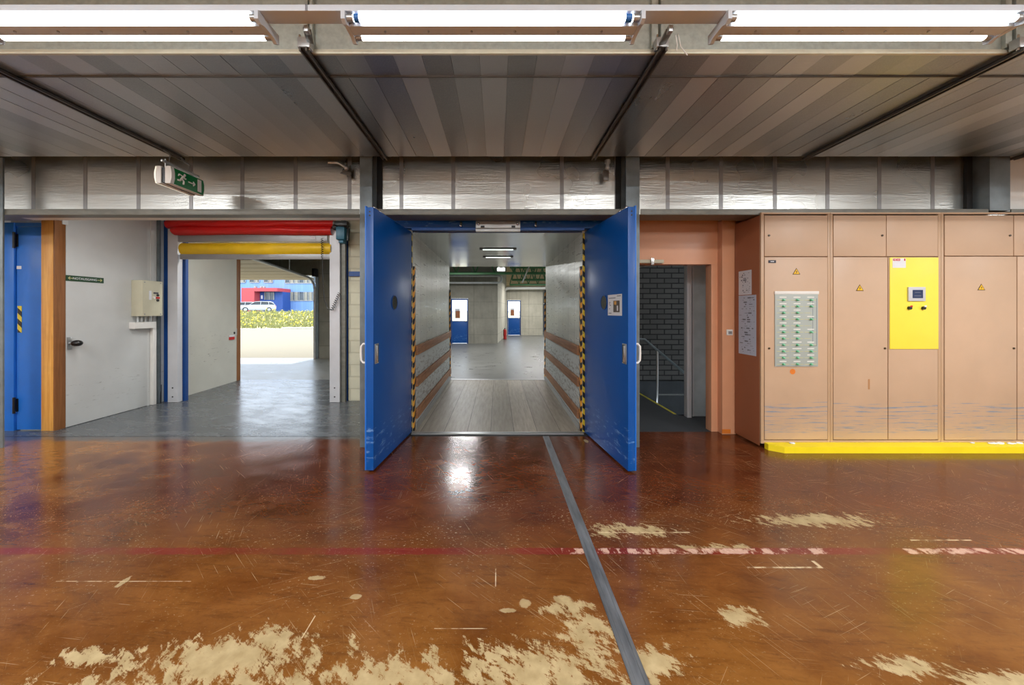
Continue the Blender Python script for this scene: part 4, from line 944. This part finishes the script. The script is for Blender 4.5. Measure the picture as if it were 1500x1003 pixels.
t = thing('louver_panel', 'cream louver panel above the far pale wall', 'louver', (2.0, YB1 + .1, 2.86))
for k in range(9):
    MB().box(.38, 12, -.01, .01, -.09, .09, .003, mat=Matrix.Translation((0, YB1 + .1, 2.95 + .145 * k)) @ Matrix.Rotation(.5, 4, 'X')).build('slat', 'slat', t)
# green trusses
TR = ((11.6, 'nearest green lattice truss crossing behind the tunnel opening'), (14.2, 'second green lattice truss beyond the tunnel'), (17.2, 'third green lattice truss, above the pale duct'), (20.4, 'farthest green lattice truss in front of the pale wall'))
for y, txt in TR:
    t = thing('lattice_truss', txt, 'truss', (0, y, 3.1), 'green trusses of the loading hall')
    xa, xb = (-4.0 if y < 16 else .7), 11.5
    MB().box(xa, xb, y - .05, y + .05, 2.96, 3.06, .004).build('bottom_chord', 'greensteel', t)
    MB().box(xa, xb, y - .05, y + .05, 3.95, 4.06, .004).build('top_chord', 'greensteel', t)
    mb = MB(); n = 20
    for i in range(n):
        x = xa + (xb - xa) * i / n; xm = x + (xb - xa) / n / 2; xe = x + (xb - xa) / n
        mb.tube([(x, y, 3.01), (xm, y, 4.0)], .028, 6).tube([(xm, y, 4.0), (xe, y, 3.01)], .028, 6)
    mb.build('lattice', 'greensteel', t)
for i, (x, txt) in enumerate(((-1.6, 'left green roof purlin above the tunnel end'), (.9, 'middle green roof purlin above the tunnel end'), (2.6, 'right green roof purlin above the tunnel end'))):
    tag(MB().box(x - .05, x + .05, 7.8, 24.4, 4.07, 4.19).build('roof_purlin', 'greensteel'), txt, 'purlin', 'roof purlins of the loading hall')
t = thing('pipe_loop', 'pair of grey pipes with a bend in front of the left concrete wall', 'pipes', (-1, 15.7, 2.7))
yy = 15.7
MB().tube([(-4.1, yy, Z(404, yy)), (X(731, yy), yy, Z(404, yy)), (X(734, yy), yy, Z(405, yy)), (X(735, yy), yy, Z(408, yy)), (X(734, yy), yy, Z(412, yy)), (X(731, yy), yy, Z(414, yy)), (-4.1, yy, Z(414, yy))], .045, 8).build('pipe', 'pipe', t)
mb = MB()
for px in (691, 697): mb.cyl((X(px, yy), yy, Z(411, yy)), (X(px, yy), yy, 4.15), .012, 6)
mb.build('hanger', 'steel', t)
tag(MB().tube([(X(733, 20.9), 20.9, Z(430, 20.9)), (X(736, 20.9), 20.9, Z(426, 20.9)), (X(744, 20.9), 20.9, Z(422, 20.9)), (X(830, 20.9), 20.9, Z(421.5, 20.9))], .09, 10).build('ventilation_pipe', 'white'), 'thick white pipe running along the top of the far pale wall', 'pipe')
tag(MB().tube([(X(765, 13.4), 13.4, Z(414, 13.4)), (X(777, 13.4), 13.4, Z(386, 13.4))], .025, 8).build('diagonal_strut', 'pipe'), 'pale diagonal strut crossing in front of the green trusses', 'strut')
t = thing('hanging_lamp', 'small bright white lamp hanging among the green trusses', 'lamp', (X(734, 12.6), 12.6, 2.95))
x = X(734, 12.6)
MB().box(x - .14, x + .14, 12.5, 12.7, Z(396.5, 12.6), Z(392.5, 12.6), .01).build('diffuser', 'lampwhite', t)
MB().cyl((x - .08, 12.6, Z(392, 12.6)), (x - .08, 12.6, 4.18), .02, 8).cyl((x + .08, 12.6, Z(392, 12.6)), (x + .08, 12.6, 4.18), .02, 8).build('suspension', 'pipe', t)
t = thing('fire_extinguisher', 'small red fire extinguisher on the floor at the far return wall', 'fire extinguisher', (.38, 18.4, 0))
MB().cyl((.38, 18.4, .02), (.38, 18.4, .48), .085, 14).ball((.38, 18.4, .48), .085, (1, 1, .6), 14).build('cylinder', 'redplain', t); MB().cyl((.38, 18.4, .5), (.38, 18.4, .60), .02, 8).tube([(.38, 18.4, .58), (.30, 18.36, .5), (.30, 18.33, .2)], .012, 6).build('hose', 'black', t)
MB().cyl((.38, 18.4, 0), (.38, 18.4, .02), .088, 14).build('foot', 'black', t)

# overhead sectional door at the yard opening
t = thing('sectional_door', 'raised cream sectional door lying under the dock roof, with curved track', 'sectional door', (-7.5, 9.7, 2.4))
P0, P1 = Vector((0, 10.95, 2.46)), Vector((0, 8.2, 2.69)); n = 6
for k in range(n):
    a, b_ = P0.lerp(P1, k / n), P0.lerp(P1, (k + 1) / n - .012)
    MB().prism([(a.y, a.z), (b_.y, b_.z), (b_.y, b_.z + .045), (a.y, a.z + .045)], 'x', -11.5, -5.72).build('door_panel', 'slat', t)
for x in (-5.69,):
    tr = [(x, 10.93, .0), (x, 10.93, 2.15), (x, 10.88, 2.32), (x, 10.75, 2.44), (x, 10.55, 2.50), (x, 8.1, 2.72)]
    MB().tube(tr, .035, 8).build('track', 'alu', t)
    MB().tube([(x + .05, 10.97, .0), (x + .05, 10.97, 2.6)], .045, 6).build('track_bracket', 'steel', t)
    MB().box(x - .0, x + .10, 10.75, 10.98, 2.55, 2.80, .02).build('spring_drum', 'black', t)
    MB().cyl((x, 9.6, 2.58), (x, 9.6, 4.18), .012, 6).build('hanger', 'pipe', t)
tag(MB().box(-11.8, -2.6, 8.6, 8.75, 2.95, 3.25, .005).build('green_beam', 'greensteel'), 'dark green steel beam above the raised sectional door', 'beam')

# ------------------------------------------------------------------ yard outside
struct('ground_yard', MB().sheet([[(-70, 11.2, -.01), (30, 11.2, -.01)], [(-70, 29.6, -.01), (30, 29.6, -.01)]]), 'yard')
struct('ground_bank', MB().sheet([[(-90, 29.6, 0.), (40, 29.6, 0.)], [(-90, 33, .22), (40, 33, .22)], [(-90, 44, 1.33), (40, 44, 1.33)]]), 'grassbase')
struct('ground_road', MB().sheet([[(-110, 44, 1.33), (60, 44, 1.33)], [(-110, 90, 1.42), (60, 90, 1.42)]]), 'asphalt')
struct('kerb_yard', bx(X(416, 29.5), X(462, 29.5), 29.3, 29.58, -.01, .12, .02), 'kerbstone')
g = MB(); fl = MB(); rr = random.Random(21)
def bankz(y): return .22 * (y - 29.6) / 3.4 if y < 33 else .22 + (y - 33) / 11 * 1.11
for i in range(2600):
    y = 29.65 + 14.2 * rr.random(); x = X(rr.uniform(338, 480), y); z = bankz(y); h = rr.uniform(.12, .5) * (1.25 if rr.random() < .1 else 1); a = rr.uniform(0, PI)
    dx, dy = .05 * math.cos(a), .05 * math.sin(a); lx, ly = rr.uniform(-.1, .1), rr.uniform(-.1, .1)
    g._face([g.bm.verts.new(p) for p in ((x - dx, y - dy, z), (x + dx, y + dy, z), (x + lx, y + ly, z + h))])
    g._face([g.bm.verts.new(p) for p in ((x - dy, y + dx, z), (x + dy, y - dx, z), (x - lx, y + ly, z + h * .8))])
    if rr.random() < .10:
        hx, hy, hz = x + lx, y + ly, z + h; r_ = rr.uniform(.05, .11)
        vs = [fl.bm.verts.new((hx + a_ * r_, hy + b_ * r_, hz + c_ * r_)) for a_, b_, c_ in ((1, 0, 0), (0, 1, 0), (-1, 0, 0), (0, -1, 0), (0, 0, .8), (0, 0, -.8))]
        for q in ((0, 1, 4), (1, 2, 4), (2, 3, 4), (3, 0, 4), (1, 0, 5), (2, 1, 5), (3, 2, 5), (0, 3, 5)): fl._face([vs[k] for k in q])
o = g.build('meadow_grass', 'leaf', world=True); tag(o, 'tall pale green meadow grass on the bank across the yard', 'grass', kind='stuff')
o = fl.build('meadow_flowers', 'flower', world=True); tag(o, 'yellow wild flowers scattered through the meadow bank', 'flowers', kind='stuff')
# cars
def car(loc, rz, label, group):
    t = thing('parked_car', label, 'car', loc, group, rz)
    Ln = 4.5
    def ring(x, hw, zb, zt, taper=.93): return [(x, -hw, zb + .05), (x, -hw * .96, zb), (x, hw * .96, zb), (x, hw, zb + .05), (x, hw * 1., (zb + zt) / 2 + .05), (x, hw * taper, zt), (x, -hw * taper, zt), (x, -hw, (zb + zt) / 2 + .05)]
    MB().loft([ring(-2.25, .72, .42, .66), ring(-2.12, .82, .26, .80), ring(-1.5, .88, .22, .92), ring(-.7, .90, .22, .99), ring(.6, .90, .22, 1.01), ring(1.6, .89, .24, 1.02), ring(2.1, .84, .30, 1.0), ring(2.25, .74, .42, .82)]).build('body', 'carpaint', t, local=True)
    ORG[t.children[0].name] = Vector((0, 0, 0))
    def cab(x, hw, zt): return [(x, -hw, .98), (x, hw, .98), (x, hw * .82, zt), (x, -hw * .82, zt)]
    MB().loft([cab(-.95, .80, 1.0), cab(-.25, .82, 1.40), cab(.4, .82, 1.46), cab(1.4, .80, 1.42), cab(2.12, .74, 1.02)]).build('windows', 'carglass', t, local=True)
    MB().loft([[(-.30, -.66, 1.41), (-.30, .66, 1.41), (-.30, .62, 1.44), (-.30, -.62, 1.44)], [(.4, -.70, 1.465), (.4, .70, 1.465), (.4, .64, 1.50), (.4, -.64, 1.50)], [(1.55, -.68, 1.42), (1.55, .68, 1.42), (1.55, .62, 1.47), (1.55, -.62, 1.47)], [(1.9, -.64, 1.30), (1.9, .64, 1.30), (1.9, .6, 1.36), (1.9, -.6, 1.36)]]).build('roof', 'carpaint', t, local=True)
    mb = MB()
    for sy in (-1, 1):
        for xa, za, xb, zb_ in ((-.9, 1.0, -.27, 1.42), (.35, 1.0, .4, 1.47), (1.35, 1.0, 1.3, 1.46), (2.08, 1.02, 1.75, 1.40)): mb.tube([(xa, sy * .825, za), (xb, sy * .69, zb_)], .035, 6)
    mb.build('pillar', 'carpaint', t, local=True)
    for xw in (-1.38, 1.36):
        for sy in (-1, 1):
            w_ = MB().cyl((xw, sy * .70, .32), (xw, sy * .915, .32), .32, 20).build('wheel', 'tyre', t, local=True)
            MB().cyl((xw, sy * .915, .32), (xw, sy * .925, .32), .21, 14).build('rim', 'alu', w_, local=True)
    for sy in (-1, 1):
        MB().box(-2.20, -2.02, sy * .52, sy * .80, .62, .74, .03).build('headlamp', 'chrome', t, local=True)
        MB().box(2.13, 2.20, sy * .55, sy * .80, .74, .92, .02).build('tail_lamp', 'redplain', t, local=True)
    return t
car((X(377, 50), 50, 1.345), math.radians(35), 'white estate car parked in front of the red porch', 'cars outside')
car((X(356, 53.5), 53.5, 1.35), math.radians(28), 'second white car, mostly hidden behind the timber jamb', 'cars outside')
# blue office building
YO = 66
t = thing('office_building', 'blue clad office building with window bands and a red entrance porch', 'building', (-42, YO, 1.38))
zb = 1.36
MB().box(-75, -20, YO, YO + 10, zb, 12).build('wall', 'bldgblue', t)
MB().box(X(398, YO), X(407.5, YO), YO - .3, YO, zb, Z(445, YO)).build('plinth', 'bldgdeep', t)
def band(px0, px1, py0, py1, n, name='window'):
    x0, x1, z0, z1 = X(px0, YO), X(px1, YO), Z(py1, YO), Z(py0, YO)
    w_ = MB().box(x0, x1, YO - .06, YO - .005, z0, z1).build(name, 'window', t)
    mb = MB()
    for i in range(n + 1):
        xx = x0 + (x1 - x0) * i / n; mb.box(xx - .05, xx + .05, YO - .12, YO - .062, z0, z1)
    mb.box(x0, x1, YO - .12, YO - .062, z0 - .1, z0 + .06); mb.build('window_frame', 'blindwhite', w_)
    for i in range(n):
        if i % 3 != 0:
            xx = x0 + (x1 - x0) * (i + .12) / n; MB().box(xx, xx + (x1 - x0) / n * .60, YO - .075, YO - .062, z0 + .06, z1).build('blind', 'blind', w_)
band(418, 500, 427.5, 440, 12); band(418, 500, 400, 414.5, 12); band(330, 360, 402, 413.5, 3); band(366, 380, 402, 413.5, 2); band(387, 400, 402, 413.5, 2)
yp_ = 62.
px = lambda p: X(p, yp_)
pz = lambda p: Z(p, yp_)
MB().box(px(353.5), px(372.5), yp_, YO, zb, pz(421.5)).build('porch_block', 'bldgred', t)
MB().box(px(372.5), px(406), yp_, YO, pz(426.5), pz(421.5)).build('porch_roof', 'bldgred', t)
MB().box(px(372.6), px(406), yp_ + 1.6, YO, zb, pz(426.6)).build('porch_wall', 'bldgdeep', t)
yq = yp_ + 1.6
w_ = MB().box(X(374, yq), X(401.5, yq), yq - .06, yq, Z(439, yq), Z(427.6, yq)).build('entrance_glazing', 'window', t)
mb = MB()
for p in (374, 380, 388.5, 395, 401.5): mb.box(X(p, yq) - .07, X(p, yq) + .07, yq - .12, yq - .061, Z(439, yq), Z(427.6, yq))
mb.build('glazing_frame', 'blindwhite', w_)
MB().box(X(381.2, yq), X(387.5, yq), yq - .13, yq - .061, zb, Z(427.6, yq)).build('entrance_door', 'bldgdeep', t)
MB().box(X(383, yq), X(385.6, yq), yq - .15, yq - .131, Z(437.5, yq), Z(432.5, yq)).build('door_notice', 'paper', t)
for p in (366, 375, 379): MB().box(px(p), px(p + 2.6), yp_ + 1, yp_ + 1.5, pz(421.4), pz(418.4), .04).build('roof_unit', 'blindwhite', t)

# ------------------------------------------------------------------ light
w = bpy.data.worlds.new('sky'); scn.world = w; w.use_nodes = True
bg = w.node_tree.nodes['Background']
bg.inputs[0].default_value = (.80, .90, 1., 1); bg.inputs[1].default_value = 4.
s = bpy.data.lights.new('sun', 'SUN'); s.energy = 8.5; s.angle = .01; s.color = (1, .95, .85)
so = bpy.data.objects.new('sun', s); COL.objects.link(so)
so.rotation_euler = Vector((-.09, -1, -2.0)).to_track_quat('-Z', 'Y').to_euler(); so.location = (0, 30, 30)
def fill_lamp(x, y, z, e, sx, sy, col=(1, 1, 1)): return lamp(x, y, z, e, sx, sy, col)
for x, y in ((-1.5, 9.6), (3.0, 10.5), (-1.5, 13.2), (3.5, 15.5), (2.0, 19.2)): fill_lamp(x, y, 3.05, 105, 1.5, .2)  # unseen lights added to brighten the loading hall and tunnel
fill_lamp(-4.0, 6.05, 2.93, 24, 1.2, .12); fill_lamp(-3.6, 4.22, 3.08, 34, 1.5, .12); fill_lamp(-2.2, 4.22, 3.08, 14, .6, .12)  # unseen lights added to lift the lock room and lobby, no fixtures
fill_lamp(3.6, 6.2, 2.95, 7, .6, .3)  # unseen light added to brighten the stair room

# ------------------------------------------------------------------ render look
scn.view_settings.view_transform = 'Standard'; scn.view_settings.look = 'None'; scn.view_settings.gamma = 1; scn.view_settings.exposure = 0.
scn.view_settings.use_curve_mapping = False
cy = scn.cycles
cy.use_denoising = True
try: cy.denoiser = 'OPENIMAGEDENOISE'
except Exception: pass
cy.max_bounces = 9; cy.diffuse_bounces = 4; cy.glossy_bounces = 5; cy.transmission_bounces = 6; cy.sample_clamp_indirect = 8; cy.caustics_reflective = False; cy.caustics_refractive = False
